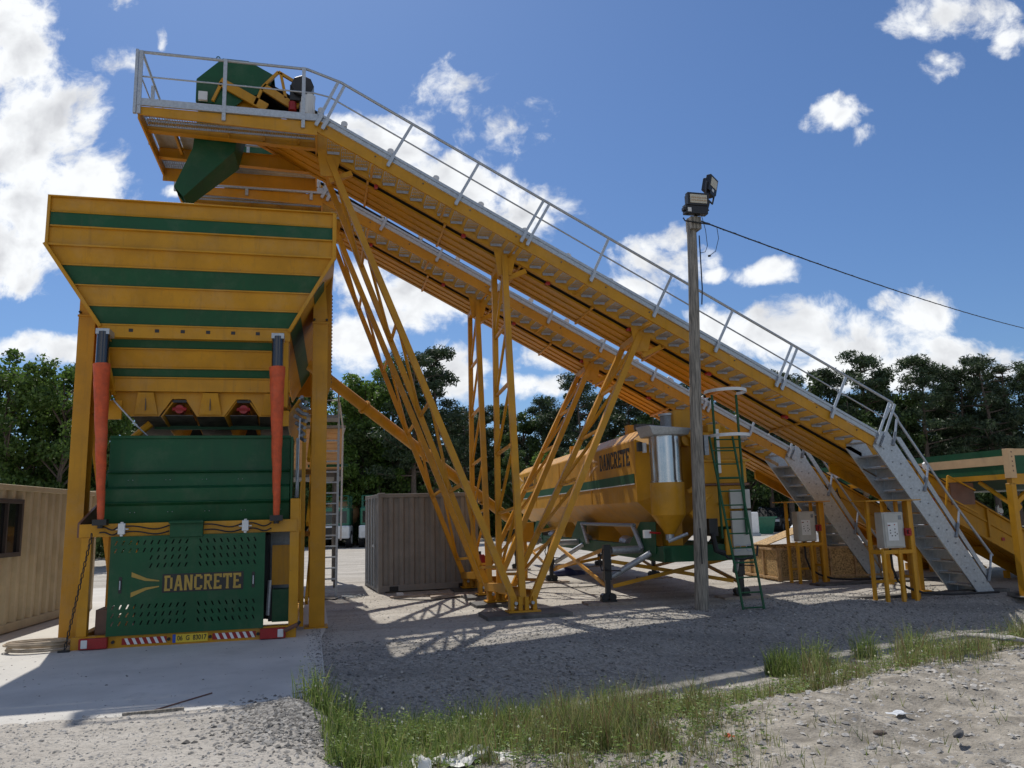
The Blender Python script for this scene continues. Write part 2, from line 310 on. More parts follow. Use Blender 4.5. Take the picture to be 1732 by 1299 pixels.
def make_ground():
    A = np.concatenate([[-2500, -900, -300, -120, -60, -30, -18, -12], np.arange(-8, 13, .06), np.arange(13, 20, .25), [22, 26, 32, 45, 70, 130, 300, 900, 2500]])
    D = np.concatenate([[-60, -20, -5, 0, 2], np.arange(3.6, 15, .06), np.arange(15, 26, .2), [28, 31, 35, 40, 46, 55, 70, 100, 180, 400, 1000, 3000]])
    AA, DD = np.meshgrid(A, D); Z = height(AA, DD); far = (np.abs(AA) > 30) | (DD > 40); Z[far] = 0
    nx, ny = len(A), len(D); V = np.stack([AA, DD, Z], -1).reshape(-1, 3)
    I = np.arange(nx*ny).reshape(ny, nx); F = np.stack([I[:-1, :-1], I[:-1, 1:], I[1:, 1:], I[1:, :-1]], -1).reshape(-1, 4)
    me = bpy.data.meshes.new('ground'); me.from_pydata(V.tolist(), [], F.tolist()); me.polygons.foreach_set('use_smooth', [True]*len(F))
    a, d = V[:, 0], V[:, 1]; dl = np.interp(a, DL[:, 0], DL[:, 1]); s = (d-dl)*.96
    dark = sst(s, .15, .5)*(1-sst(s, 1.5+vnoise(a, d, .5, 31)*1.6, 3.1))*sst(a, -.2, .4)
    silt = np.exp(-(s/.42)**2)*sst(a, .6, 1.6)
    soil = sst(-s, .3, 1.0)*sst(a+vnoise(a, d, .5, 33)*.8, .0, .8)
    heap = np.exp(-(((a-.25)/.6)**2+((d-7.35)/.7)**2))*1.3+.5*np.exp(-(((a-1.9)/.7)**2+((d-6.)/.4)**2))
    for nm, val in (('dark', dark), ('silt', silt), ('soil', soil), ('heap', np.clip(heap, 0, 1))):
        at = me.attributes.new(nm, 'FLOAT', 'POINT'); at.data.foreach_set('value', val.astype(np.float32))
    o = bpy.data.objects.new('ground', me); COL.objects.link(o); o.rotation_euler = (0, 0, ANG); o['kind'] = 'structure'
    m = bpy.data.materials.new('ground_gravel'); m.use_nodes = True; t = m.node_tree; b = t.nodes['Principled BSDF']; b.inputs['Roughness'].default_value = .95; b.inputs['Specular IOR Level'].default_value = .2
    tc = nd(t, 'ShaderNodeTexCoord'); ob = tc.outputs['Object']
    def noi(sc, det=6, ro=.6):
        n = nd(t, 'ShaderNodeTexNoise'); n.inputs['Scale'].default_value = sc; n.inputs['Detail'].default_value = det; n.inputs['Roughness'].default_value = ro; t.links.new(ob, n.inputs['Vector']); return n.outputs['Fac']
    def ramp(x, lo, hi, a0=0., a1=1.):
        n = nd(t, 'ShaderNodeMapRange'); t.links.new(x, n.inputs[0]); n.inputs[1].default_value = lo; n.inputs[2].default_value = hi; n.inputs[3].default_value = a0; n.inputs[4].default_value = a1; return n.outputs[0]
    def mix(f, A_, B_):
        n = nd(t, 'ShaderNodeMix', data_type='RGBA')
        if isinstance(f, float): n.inputs['Factor'].default_value = f
        else: t.links.new(f, n.inputs['Factor'])
        for k, x in (('A', A_), ('B', B_)):
            if isinstance(x, tuple): n.inputs[k].default_value = (*x, 1)
            else: t.links.new(x, n.inputs[k])
        return n.outputs['Result']
    def att(nm): n = nd(t, 'ShaderNodeAttribute'); n.attribute_name = nm; return n.outputs['Fac']
    vo = nd(t, 'ShaderNodeTexVoronoi'); vo.inputs['Scale'].default_value = 34; t.links.new(ob, vo.inputs['Vector'])
    vs = nd(t, 'ShaderNodeSeparateColor'); t.links.new(vo.outputs['Color'], vs.inputs[0]); cell = vs.outputs[0]
    yard = mix(ramp(noi(.8, 8, .65), .35, .65), (.40, .365, .315), (.50, .465, .41))
    yard = mix(ramp(cell, .55, 1, 0, .55), yard, (.22, .205, .185))
    yard = mix(ramp(noi(9, 6, .7), .56, .75, 0, .6), yard, (.26, .24, .21))
    mp = nd(t, 'ShaderNodeMapping'); mp.inputs['Scale'].default_value = (.12, 1.5, 1); mp.inputs['Rotation'].default_value = (0, 0, .12); t.links.new(ob, mp.inputs[0]); tn = nd(t, 'ShaderNodeTexNoise'); tn.inputs['Scale'].default_value = 1.2; tn.inputs['Detail'].default_value = 6; t.links.new(mp.outputs[0], tn.inputs['Vector'])
    yard = mix(ramp(tn.outputs['Fac'], .52, .66, 0, .45), yard, (.25, .23, .20)); yard = mix(ramp(tn.outputs['Fac'], .44, .34, 0, .5), yard, (.56, .53, .47))
    dk = mix(cell, (.155, .143, .126), (.37, .345, .305)); dk = mix(ramp(noi(.9, 7, .7), .5, .7, 0, .6), dk, (.33, .315, .28)); dk = mix(ramp(tn.outputs['Fac'], .50, .60, 0, .5), dk, (.13, .127, .12))
    col = mix(mth(t, 'MULTIPLY', att('dark'), .85), yard, dk)
    so_ = mix(ramp(noi(3.2, 9, .7), .38, .66), (.19, .17, .14), (.43, .39, .325))
    so_ = mix(ramp(noi(21, 5, .7), .55, .72, 0, .7), so_, (.10, .09, .075))
    col = mix(att('soil'), col, so_)
    col = mix(mth(t, 'MULTIPLY', att('silt'), .9), col, mix(ramp(noi(2.6, 5), .4, .6), (.27, .255, .22), (.36, .34, .295)))
    col = mix(att('heap'), col, mix(cell, (.07, .07, .07), (.36, .35, .34)))
    t.links.new(col, b.inputs['Base Color'])
    hgt = mth(t, 'ADD', mth(t, 'MULTIPLY', noi(38, 5, .7), .8), mth(t, 'MULTIPLY', vo.outputs['Distance'], -.55))
    bp = nd(t, 'ShaderNodeBump'); bp.inputs['Strength'].default_value = .75; bp.inputs['Distance'].default_value = .022; t.links.new(hgt, bp.inputs['Height']); t.links.new(bp.outputs[0], b.inputs['Normal'])
    me.materials.append(m)
make_ground()
# concrete pad
def make_pad():
    m = mat('concrete', (.58, .555, .505), .85, noise=.07, nscale=.9, bump=.12, bscale=70, spec=.25)
    t = m.node_tree; b = t.nodes['Principled BSDF']; src = b.inputs['Base Color'].links[0].from_socket
    tc = nd(t, 'ShaderNodeTexCoord')
    for sc, lo, hi, am, c in ((2.2, .54, .70, .5, (.40, .385, .345)), (42, .63, .72, .45, (.26, .25, .23)), (.5, .52, .68, .4, (.60, .58, .53))):
        n = nd(t, 'ShaderNodeTexNoise'); n.inputs['Scale'].default_value = sc; n.inputs['Detail'].default_value = 7; n.inputs['Roughness'].default_value = .7; t.links.new(tc.outputs['Object'], n.inputs['Vector'])
        r = nd(t, 'ShaderNodeMapRange'); t.links.new(n.outputs['Fac'], r.inputs[0]); r.inputs[1].default_value = lo; r.inputs[2].default_value = hi; r.inputs[4].default_value = am
        mx = nd(t, 'ShaderNodeMix', data_type='RGBA'); t.links.new(r.outputs[0], mx.inputs['Factor']); t.links.new(src, mx.inputs['A']); mx.inputs['B'].default_value = (*c, 1); src = mx.outputs['Result']
    t.links.new(src, b.inputs['Base Color'])
    pl = [(-14, 7.75)]+[(x, 7.88+.05*math.sin(x*5)+.03*math.sin(x*13)) for x in np.arange(-7, .01, .25)]
    pl += [(.03, 8.3), (.10, 8.6), (.12, 9.4), (.10, 12.0), (.22, 13.6), (.20, 24), (-14, 24)]
    mb = MB(); mb.prism(pl, -.25, .004, ax='z', m='concrete')
    o = mb.build('concrete_pad'); o.rotation_euler = (0, 0, ANG); o['kind'] = 'structure'
make_pad()
# ------------------------------------------------------------------ loose stones (uncountable)
def rocks(n, fa, size, m, name, label):
    a, d = fa(n); n = len(a); z = height(a, d); z = np.where((a < .1) & (d > 7.9), .004, z)
    base = np.array([(1, 0, 0), (-1, 0, 0), (0, 1, 0), (0, -1, 0), (0, 0, 1), (0, 0, -.6), (.6, .6, .5), (-.6, .6, -.2), (-.5, -.7, .5), (.7, -.5, .2)])
    fs = np.array([(4, 6, 2), (4, 0, 6), (6, 0, 2), (4, 2, 7), (2, 5, 7), (7, 1, 4), (7, 5, 1), (4, 1, 8), (1, 3, 8), (4, 8, 3), (4, 3, 9), (4, 9, 0), (9, 3, 5), (0, 9, 5), (1, 5, 3), (2, 0, 5)])
    s = size(RNG.random(n))[:, None, None]
    V = base[None]*s*(.55+.75*RNG.random((n, 1, 3)))*(.8+.4*RNG.random((n, 10, 1)))*np.array([1, 1, .62])
    an = RNG.random(n)*6.28; c, s2 = np.cos(an), np.sin(an)
    X = V[..., 0]*c[:, None]-V[..., 1]*s2[:, None]+a[:, None]; Y = V[..., 0]*s2[:, None]+V[..., 1]*c[:, None]+d[:, None]; Z = V[..., 2]+z[:, None]
    P = np.stack([X, Y, Z], -1).reshape(-1, 3); F = (fs[None]+(np.arange(n)*10)[:, None, None]).reshape(-1, 3)
    me = bpy.data.meshes.new(name); me.from_pydata(P.tolist(), [], F.tolist()); me.materials.append(MATS[m])
    o = bpy.data.objects.new(name, me); COL.objects.link(o); o.rotation_euler = (0, 0, ANG); o['kind'] = 'stuff'; o['label'] = label; o['category'] = 'gravel'
def stone_mat(name, c1, c2):
    m = bpy.data.materials.new(name); m.use_nodes = True; t = m.node_tree; b = t.nodes['Principled BSDF']; b.inputs['Roughness'].default_value = .9
    g = nd(t, 'ShaderNodeNewGeometry'); mx = nd(t, 'ShaderNodeMix', data_type='RGBA'); mx.inputs['A'].default_value = (*c1, 1); mx.inputs['B'].default_value = (*c2, 1)
    t.links.new(g.outputs['Random Per Island'], mx.inputs['Factor']); t.links.new(mx.outputs['Result'], b.inputs['Base Color']); MATS[name] = m
stone_mat('stone_light', (.20, .19, .175), (.52, .49, .44)); stone_mat('stone_dark', (.095, .088, .078), (.41, .385, .345))
def f_left(n):
    a = RNG.uniform(-4.2, .9, n); d = RNG.uniform(4.6, 8.25, n); k = (RNG.random(n) < np.clip((8.25-d)*1.2, .05, 1)); return a[k], d[k]
def f_heap(n):
    a = RNG.normal(.1, .38, n); d = RNG.normal(7.2, .5, n); k = (d < 8.4); return a[k], d[k]
def f_bank(n):
    a = RNG.uniform(.1, 12.5, n); s = RNG.uniform(.25, 3.2, n)**1.0; return a, np.interp(a, DL[:, 0], DL[:, 1])+s
def f_yard(n):
    a = RNG.uniform(.3, 13, n); d = RNG.uniform(11.2, 19, n); return a, d
def f_soil(n):
    a = RNG.uniform(1.2, 9, n); dl = np.interp(a, DL[:, 0], DL[:, 1]); d = RNG.uniform(4.4, 9, n); k = d < dl-.9; return a[k], d[k]
rocks(15000, f_left, lambda r: .004+.016*r**4, 'stone_light', 'crushed_stone', 'pale crushed stone scattered over the front of the concrete pad')
rocks(2600, lambda n: (RNG.normal(.12, .10, n), RNG.uniform(8.3, 13.4, n)), lambda r: .004+.014*r**3, 'stone_dark', 'crushed_stone', 'loose stone spilling along the right edge of the concrete pad')
rocks(420, lambda n: (RNG.uniform(-4, .1, n), RNG.uniform(8.3, 12, n)), lambda r: .003+.012*r**4, 'stone_dark', 'grit', 'scattered dark grit on the shaded concrete pad')
rocks(6500, f_heap, lambda r: .008+.022*r**2, 'stone_dark', 'crushed_stone', 'grey loose stone heaped at the front corner of the pad')
rocks(17000, f_bank, lambda r: .008+.020*r**3, 'stone_dark', 'crushed_stone', 'dark crushed stone on the far bank of the ditch')
rocks(9000, f_yard, lambda r: .006+.016*r**3, 'stone_light', 'crushed_stone', 'light crushed stone spread under the conveyors')
rocks(14000, f_soil, lambda r: .006+.030*r**6, 'stone_light', 'soil_clods', 'small clods and stones on the bare soil in front')
# ------------------------------------------------------------------ grass (uncountable)
CL = [(0.17,8.0,.24,.36,0),(.35,7.29,.27,.32,0),(.62,7.5,.28,.3,0),(.9,7.62,.28,.28,0),(1.07,7.13,.26,.29,0),(1.41,7.43,.22,.33,0),(.49,6.45,.28,.28,0),(.84,6.41,.28,.24,0),(.30,6.2,.15,.15,0),(1.5,6.88,.2,.2,1),(1.95,7.7,.17,.24,0),(2.22,7.73,.2,.29,0),(2.54,7.88,.17,.28,0),(2.92,8.16,.18,.30,0),(3.2,8.21,.12,.21,0),(2.04,6.78,.3,.2,1),(2.48,6.83,.3,.23,1),(2.89,6.89,.3,.23,1),(3.33,6.95,.26,.2,1),(3.83,7.13,.26,.16,1),(4.32,7.2,.21,.16,1),(1.84,5.99,.26,.15,1),(2.42,6.02,.31,.18,1),(3.07,6.13,.23,.11,1),(5.83,9.35,.2,.31,0),(5.98,9.2,.22,.40,0),(6.31,9.36,.17,.31,0),(7.41,9.93,.13,.33,0),(6.29,8.81,.19,.13,1),(8.33,10.11,.18,.33,0),(4.99,7.52,.19,.22,1),(5.34,7.53,.22,.17,1),(5.97,7.78,.29,.17,1),(6.59,7.88,.29,.29,1),(7.19,8.02,.3,.27,1),(7.98,8.32,.25,.21,1),(9.38,9.54,.28,.26,0),(8.39,9.12,.27,.15,1),(4.58,8.33,.12,.07,1),(5.29,8.41,.12,.07,1),(8.24,9.46,.21,.17,1),(9.97,9.91,.18,.24,0),
      (8.9,8.9,.4,.2,1),(7.4,8.7,.3,.16,1),(9.6,9.1,.4,.2,1),(2.2,5.6,.4,.12,1),(1.3,5.9,.3,.16,1),(.9,5.7,.3,.14,0),(3.4,7.4,.3,.2,1),(2.7,7.3,.35,.22,1),(1.8,7.2,.3,.24,0),(1.2,6.7,.3,.22,0),(4.4,7.6,.3,.12,1),(1.7,6.3,.4,.2,1),(2.2,6.2,.4,.2,1),(2.8,6.3,.4,.17,1),(1.3,6.3,.3,.24,0),(3.3,6.4,.35,.13,1),(1.5,5.6,.35,.13,1),(2.0,5.3,.4,.11,1),(2.7,5.5,.4,.10,1),(3.1,6.9,.4,.2,1),(2.6,7.9,.35,.2,1),(3.6,7.9,.3,.13,1),(.6,7.0,.35,.3,0),(1.0,7.3,.35,.28,0),(1.6,7.6,.3,.22,0),(.5,6.7,.3,.26,0)]
def grass(name, label, sel, dens, mats, wid, seedheads=0):
    A = []; Dd = []; Hh = []
    for a, d, r, h, k in CL:
        if k not in sel: continue
        n = int(dens*r*r*(1.0 if k == 0 else .8)*100)
        if k == 1: h *= 1.55; n = int(n*1.3)
        n = int(n*RNG.uniform(.55, 1.15)); rr = r*1.45*np.sqrt(RNG.random(n)); th = RNG.random(n)*6.283
        A.append(a+rr*np.cos(th)); Dd.append(d+rr*np.sin(th)); Hh.append(h*1.25*(1.15-.5*rr/(r*1.45))*RNG.uniform(.3, 1.2, n))
    a = np.concatenate(A); d = np.concatenate(Dd); h = np.concatenate(Hh)*.86
    cl = vnoise(a, d, .13, 51)+vnoise(a, d, .33, 52)*1.0; k = RNG.random(len(a)) < np.clip(.34+cl*5.0, .008, 1); a, d, h = a[k], d[k], h[k]*(1+cl[k]*.7); n = len(a); z = height(a, d)-.01
    th = RNG.random(n)*6.283; lean = h*RNG.uniform(.05, .6, n); lx, ly = np.cos(th)*lean, np.sin(th)*lean
    ph = RNG.random(n)*6.283; wx, wy = np.cos(ph)*wid*(.6+h*2), np.sin(ph)*wid*(.6+h*2)
    P = np.stack([np.stack([a-wx, d-wy, z], -1), np.stack([a+wx, d+wy, z], -1), np.stack([a+lx*.35-wx*.8, d+ly*.35-wy*.8, z+h*.55], -1), np.stack([a+lx*.35+wx*.8, d+ly*.35+wy*.8, z+h*.55], -1), np.stack([a+lx, d+ly, z+h*.95], -1)], 1).reshape(-1, 3)
    k = (np.arange(n)*5)[:, None]; F = [list(map(int, f)) for f in (k+np.array([[0, 1, 3, 2]]))]+[list(map(int, f)) for f in (k+np.array([[2, 3, 4]]))]
    me = bpy.data.meshes.new(name); me.from_pydata(P.tolist(), [], F)
    for m_ in mats: me.materials.append(MATS[m_])
    mi = (RNG.random(n)**1.6*len(mats)).astype(int).clip(0, len(mats)-1); me.polygons.foreach_set('material_index', np.concatenate([mi, mi]).astype(np.int32))
    o = bpy.data.objects.new(name, me); COL.objects.link(o); o.rotation_euler = (0, 0, ANG); o['kind'] = 'stuff'; o['label'] = label; o['category'] = 'grass'
grass('grass', 'lush green grass tufts growing along the ditch', (0,), 150, ['grass_green', 'grass_green', 'grass_green', 'grass_dry'], .0034)
grass('grass', 'thin yellowish grass and weeds on the near bank of the ditch', (1,), 80, ['grass_dry', 'grass_green', 'weed_red', 'grass_dry'], .0022)
def sparse():
    mb_v = []; n = 5200; a = RNG.uniform(1.3, 10, n); d = RNG.uniform(4.4, 9.8, n); dl = np.interp(a, DL[:, 0], DL[:, 1])
    k = (d < dl-.5) & (RNG.random(n) < np.clip(vnoise(a, d, .5, 41)*2.6+.42, .02, 1)*np.clip(1-(a-2.5)/9*.75-(dl-d-1)/5, .12, 1)); a, d = a[k], d[k]; n = len(a); z = height(a, d); h = RNG.uniform(.03, .13, n)
    V = []; F = []
    for i in range(n):
        th = random.random()*6.28; w = .0035
        for q in range(2):
            t2 = random.random()*6.28; o = len(V); l = h[i]*random.uniform(.2, .9)
            V += [(a[i]-w*math.cos(th), d[i]-w*math.sin(th), z[i]), (a[i]+w*math.cos(th), d[i]+w*math.sin(th), z[i]), (a[i]+l*math.cos(t2), d[i]+l*math.sin(t2), z[i]+h[i])]; F.append((o, o+1, o+2))
    me = bpy.data.meshes.new('weeds'); me.from_pydata(V, [], F); me.materials.append(MATS['grass_dry']); me.materials.append(MATS['grass_green']); me.polygons.foreach_set('material_index', [random.random() < .4 for _ in F])
    o = bpy.data.objects.new('weeds', me); COL.objects.link(o); o.rotation_euler = (0, 0, ANG); o['kind'] = 'stuff'; o['label'] = 'sparse single weeds sprouting from the bare soil'; o['category'] = 'weeds'
sparse()
def leafy():
    # broad leaved weeds and seed heads among the grass
    mb = MB()
    for i in range(1900):
        c = random.choice(CL); a = c[0]+random.gauss(0, c[2]*.8); d = c[1]+random.gauss(0, c[2]*.8); z = float(height(np.array([a]), np.array([d]))[0]); h = c[3]*random.uniform(.6, 1.35)
        la, ld = random.gauss(0, .05), random.gauss(0, .05)
        mb.poly([(a-.0025, d, z), (a+.0025, d, z), (a+la, d+ld, z+h)], [(0, 1, 2)], 'grass_dry')
        for q in range(random.randint(4, 9)):
            f = random.uniform(.15, .98); px, py, pz = a+la*f, d+ld*f, z+h*f; th = random.random()*6.28; l = random.uniform(.02, .06)*(1.2-f*.6); x, y = math.cos(th), math.sin(th); w = l*.28
            mb.poly([(px, py, pz), (px+x*l*.5-y*w, py+y*l*.5+x*w, pz+l*.3), (px+x*l, py+y*l, pz+l*.15), (px+x*l*.5+y*w, py+y*l*.5-x*w, pz+l*.2)], [(0, 1, 2, 3)], random.choice(['grass_green', 'leaf_bright', 'grass_green']))
        if random.random() < .05:
            r = .009; mb.tube([(a+la, d+ld, z+h-r), (a+la, d+ld, z+h), (a+la, d+ld, z+h+r)], [r*.5, r, r*.4], 6, 'flower')
    o = single('weeds', mb, 'leafy weeds with small white flower heads among the grass', 'weeds', (0, 0, 0), kind='stuff')
leafy()
# ------------------------------------------------------------------ inclined conveyor
T = lambda a: 8.66-.524*a
B = lambda a: T(a)+.40-.02*a
SL = Vector((1, 0, -.524)).normalized(); PN = Vector((.464, 0, .886))
def sb(mb, a0, a1, d0, d1, lo, hi, m='yellow_paint', f=T, g=None):
    g = g or f
    return mb.hexa([(a0, d0, f(a0)+lo), (a1, d0, f(a1)+lo), (a1, d1, f(a1)+lo), (a0, d1, f(a0)+lo), (a0, d0, g(a0)+hi), (a1, d0, g(a1)+hi), (a1, d1, g(a1)+hi), (a0, d1, g(a0)+hi)], m)
def shift(o, th, da, dd, dz, parent=None):
    c = o.copy(); COL.objects.link(c); c.parent = parent or o.parent; c.location = (o.location.x+da, o.location.y+dd, o.location.z+dz); return c
def make_conveyor():
    th = thing('inclined_conveyor', 'nearer of the two long yellow inclined conveyors, its walkway railing against the open sky', 'conveyor', (3.4, 13.28, 0), group='yellow inclined conveyors side by side')
    # side plates
    mb = MB(); sb(mb, -.2, 10.7, 13.95, 13.99, -.42, -.10, f=T, g=B); sb(mb, -1.75, -.2, 13.95, 14.0, -.44, -.20); sb(mb, 10.7, 16.4, 13.95, 13.99, -.66, -.10, f=T, g=B)
    sb(mb, 10.7, 16.4, 13.925, 13.95, -.30, -.25); sb(mb, 10.7, 16.4, 13.90, 13.95, -.68, -.64); sb(mb, 10.7, 16.4, 13.90, 13.95, -.13, -.09, f=B)
    for a in (12.0, 13.6, 15.2): mb.box(a, a+.05, 13.90, 13.948, T(a)-.6, B(a)-.14)
    part(th, 'side_beam', mb, bevel=.004)
    mb = MB(); sb(mb, -1.3, 10.7, 14.95, 14.99, -.46, -.10, f=T, g=B); sb(mb, 10.7, 16.4, 14.95, 14.99, -.66, -.10, f=T, g=B); sb(mb, -1.3, 10.7, 14.90, 15.02, -.475, -.462)
    part(th, 'side_beam', mb)
    mb = MB()
    for k in range(3): sb(mb, -1.2, 16.2, 14.13+k*.275, 14.39+k*.275, -.452, -.44)
    for k in range(3): sb(mb, -1.2, 16.2, 14.37+k*.275, 14.405+k*.275, -.475, -.452)
    sb(mb, -1.2, 16.2, 14.10, 14.13, -.475, -.43)
    part(th, 'bottom_tray', mb)
    mb = MB(); mb.poly([(a, d, B(a)+z) for a in (-1.35, 16.4) for d, z in ((14.02, .0), (14.27, -.16), (14.66, -.16), (14.90, .0))]+[(a, d, B(a)+z-.03) for a in (-1.35, 16.4) for d, z in ((14.02, .0), (14.27, -.16), (14.66, -.16), (14.90, .0))],
        [(0, 1, 5, 4), (1, 2, 6, 5), (2, 3, 7, 6), (8, 12, 13, 9), (9, 13, 14, 10), (10, 14, 15, 11), (0, 4, 12, 8), (3, 11, 15, 7), (0, 8, 9, 1), (1, 9, 10, 2), (2, 10, 11, 3), (4, 5, 13, 12), (5, 6, 14, 13), (6, 7, 15, 14)], 'rubber')
    sb(mb, -1.35, 16.4, 14.0, 14.94, -.40, -.38, 'rubber'); mb.tube([(-1.5+.34*math.cos(t), 14.46, B(-1.5)-.36+.33*math.sin(t)) for t in np.linspace(.9, 5.2, 9)], .02, 4, 'rubber')
    part(th, 'belt', mb)
    mb = MB(); mb.tube([(-1.42, 14.0, B(-1.42)-.37), (-1.42, 14.93, B(-1.42)-.37)], .27, 20, 'galv_dark'); mb.tube([(-1.42, 13.9, B(-1.42)-.37), (-1.42, 15.0, B(-1.42)-.37)], .05, 10, 'steel_plate')
    part(th, 'head_pulley', mb, smooth=True)
    # idlers
    mb = MB(); z0 = B(0)
    mb.beam((0, 14.0, z0-.24), (0, 14.92, z0-.24), .05, .05, 'yellow_paint'); 
    for s in (0, 1):
        d = 14.0 if s == 0 else 14.92; mb.box(-.03, .03, d-.02, d+.02, z0-.26, z0+.085, 'galvanised'); di = 14.27 if s == 0 else 14.66
        mb.tube([(0, d, z0+.03), (0, di, z0-.19)], .05, 9, 'galv_dark'); mb.tube([(0, d-.004+(-.03 if s == 0 else .03), z0+.04), (0, d+(-.012 if s == 0 else .012), z0+.036)], .062, 9, 'white_plastic')
    mb.tube([(0, 14.28, z0-.2), (0, 14.65, z0-.2)], .05, 9, 'galv_dark')
    idl = part(th, 'idler', mb)
    mb = MB()
    for d, sg_ in ((14.0, 1), (14.92, -1)):
        mb.tube([(0, d-.012*sg_, z0+.05), (0, d+.05*sg_, z0+.02)], .08, 10, 'red_plastic'); mb.prism([(-.085, z0-.05), (-.02, z0-.05), (-.035, z0+.16), (-.08, z0+.12)], d-.03, d+.03, 'd', 'white_plastic')
    gd = part(th, 'idler_guard', mb); a = .42+.85*9; gd.location = (a, 0, B(a)-B(0)); a += .85
    while a < 16: shift(gd, th, .85*round((a-.42-.85*9)/.85), 0, B(a)-B(.42+.85*9)); a += .85
    a = .42
    while a < 16: shift(idl, th, a, 0, B(a)-B(0)); a += .85
    mb = MB(); mb.tube([(0, 13.97, T(0)-.43), (0, 14.10, T(0)-.43)], .03, 9, 'red_plastic'); mb.box(-.035, .035, 13.93, 13.965, T(0)-.49, T(0)-.425, 'red_plastic')
    rr = part(th, 'return_roller', mb); a = 1.0
    rr.location = (1.0, 0, T(1.)-T(0))
    for k in range(1, 10):
        a = 1.0+k*1.62; shift(rr, th, k*1.62, 0, T(a)-T(1.0))
    mb = MB(); mb.beam((0, 13.93, T(0)-.44), (0, 15.0, T(0)-.50), .04, .04)
    ct = part(th, 'cross_tie', mb); ct.location = (.85, 0, T(.85)-T(0))
    for k in range(1, 7): shift(ct, th, k*1.42, 0, T(.85+k*1.42)-T(.85))
    # walkway
    mb = MB(); sb(mb, -.06, 10.72, 13.28, 13.30, -.37, -.165); sb(mb, -.06, 10.72, 13.30, 13.33, -.37, -.355)
    for k in range(13):
        a = .1+k*.84; c = Vector((a, 13.28, T(a)-.22)); mb.tube([c+Vector((0, -.012, 0)), c+Vector((0, .01, 0))], .014, 6, 'steel_plate')
    part(th, 'walkway_stringer', mb)
    mb = MB(); sb(mb, -.06, 10.76, 13.265, 13.285, -.155, 0, 'galvanised'); sb(mb, -.06, 10.76, 13.285, 13.31, -.02, 0, 'galvanised'); sb(mb, -.06, 10.76, 13.25, 13.265, -.155, -.14, 'galvanised'); sb(mb, -.06, 10.76, 13.250, 13.265, -.06, -.05, 'galvanised')
    part(th, 'toe_board', mb)
    mb = MB(); sb(mb, -.06, 10.72, 13.90, 13.935, -.42, -.33)
    for k in range(8):
        a = .9+k*1.28; mb.box(a-.02, a+.02, 13.31, 13.9, T(a)-.41, T(a)-.38)
    part(th, 'inner_stringer', mb)
    mb = MB(); zt = T(0)-.335
    mb.box(-.008, .0, 13.32, 13.89, zt-.02, zt, 'galvanised'); mb.box(.215, .223, 13.32, 13.89, zt-.02, zt, 'galvanised'); mb.box(.0, .215, 13.32, 13.325, zt-.05, zt, 'galvanised'); mb.box(.0, .215, 13.885, 13.89, zt-.05, zt, 'galvanised')
    for k in range(6): mb.box(.03+k*.031, .036+k*.031, 13.325, 13.885, zt-.013, zt-.002, 'galvanised')
    for k in range(3): mb.box(.0, .215, 13.46+k*.14, 13.466+k*.14, zt-.012, zt-.004, 'galvanised')
    tr = part(th, 'tread', mb)
    tr.location = (.12, 0, T(.12)-T(0))
    for k in range(1, 42): shift(tr, th, k*.25, 0, -.25*.524*k)
    # handrail with posts
    hr = MB(); ro = .79
    rail = [(-2.93, 13.30, 9.49), (-.25, 13.30, 9.49), (.34, 13.30, T(.34)+ro+.03), (11.07, 13.30, T(11.07)+ro), ]
    hr.tube(rail, .026, 8, 'galvanised'); hr.tube([(-2.93, 13.30, 9.05), (-.12, 13.30, 9.05), (.15, 13.30, T(.15)+.42), (10.87, 13.30, T(10.87)+.37)], .014, 6, 'galvanised')
    hr.tube([(11.07, 13.3, T(11.07)+ro), (10.87, 13.3, T(10.87)+.37)], .02, 6, 'galvanised')
    hr.tube([(-2.93, 13.30, 9.49), (-2.93, 15.58, 9.49), (-.1, 15.58, 9.49)], .026, 8, 'galvanised'); hr.tube([(-2.93, 13.30, 9.05), (-2.93, 15.58, 9.05), (-.1, 15.58, 9.05)], .014, 6, 'galvanised')
    h = part(th, 'handrail', hr, smooth=True)
    feet = [-.03, 1.15, 2.35, 3.59, 4.83, 6.03, 7.24, 8.52, 9.6, 10.61]; tops = [.34, 1.59, 2.8, 4.06, 5.25, 6.49, 7.71, 8.99, 10.08, 11.07]
    for i, (a0, a1) in enumerate(zip(feet, tops)):
        for dx in ((-.055, .055) if i in (0, 3, 7, 9) else (0,)):
            mb = MB(); mb.beam((a0+dx, 13.235, T(a0+dx)-.27), (a1+dx, 13.30, T(a1+dx)+ro), .05, .02, 'galvanised', up=(0, 1, 0)); mb.beam((a0+dx, 13.22, T(a0+dx)-.30), (a0+dx+.11, 13.22, T(a0+dx)-.09), .055, .03, 'galvanised', up=(0, 1, 0)); part(th, 'post', mb, parent=h)
    for a, d in ((-2.93, 13.26), (-1.6, 13.26), (-.3, 13.26), (-2.93, 15.6), (-1.6, 15.6), (-.3, 15.6), (-2.96, 14.4)):
        mb = MB(); mb.box(a-.03, a+.03, d-.02, d+.02, 8.36 if d < 15 else 8.5, 9.49, 'galvanised')
        if (a, d) == (-2.93, 13.26): mb.box(a-.085, a-.04, d-.03, d+.03, 8.36, 9.5, 'galvanised')
        part(th, 'post', mb, parent=h)
    # platform
    p = MB(); p.hexa([(-2.95, 13.28, 8.36), (-.06, 13.28, 8.26), (-.06, 13.31, 8.26), (-2.95, 13.31, 8.36), (-2.95, 13.28, 8.50), (-.06, 13.28, 8.50), (-.06, 13.31, 8.50), (-2.95, 13.31, 8.50)])
    p.box(-2.95, -.06, 15.58, 15.61, 8.2, 8.5); p.box(-2.95, -2.92, 13.31, 15.58, 8.30, 8.5)
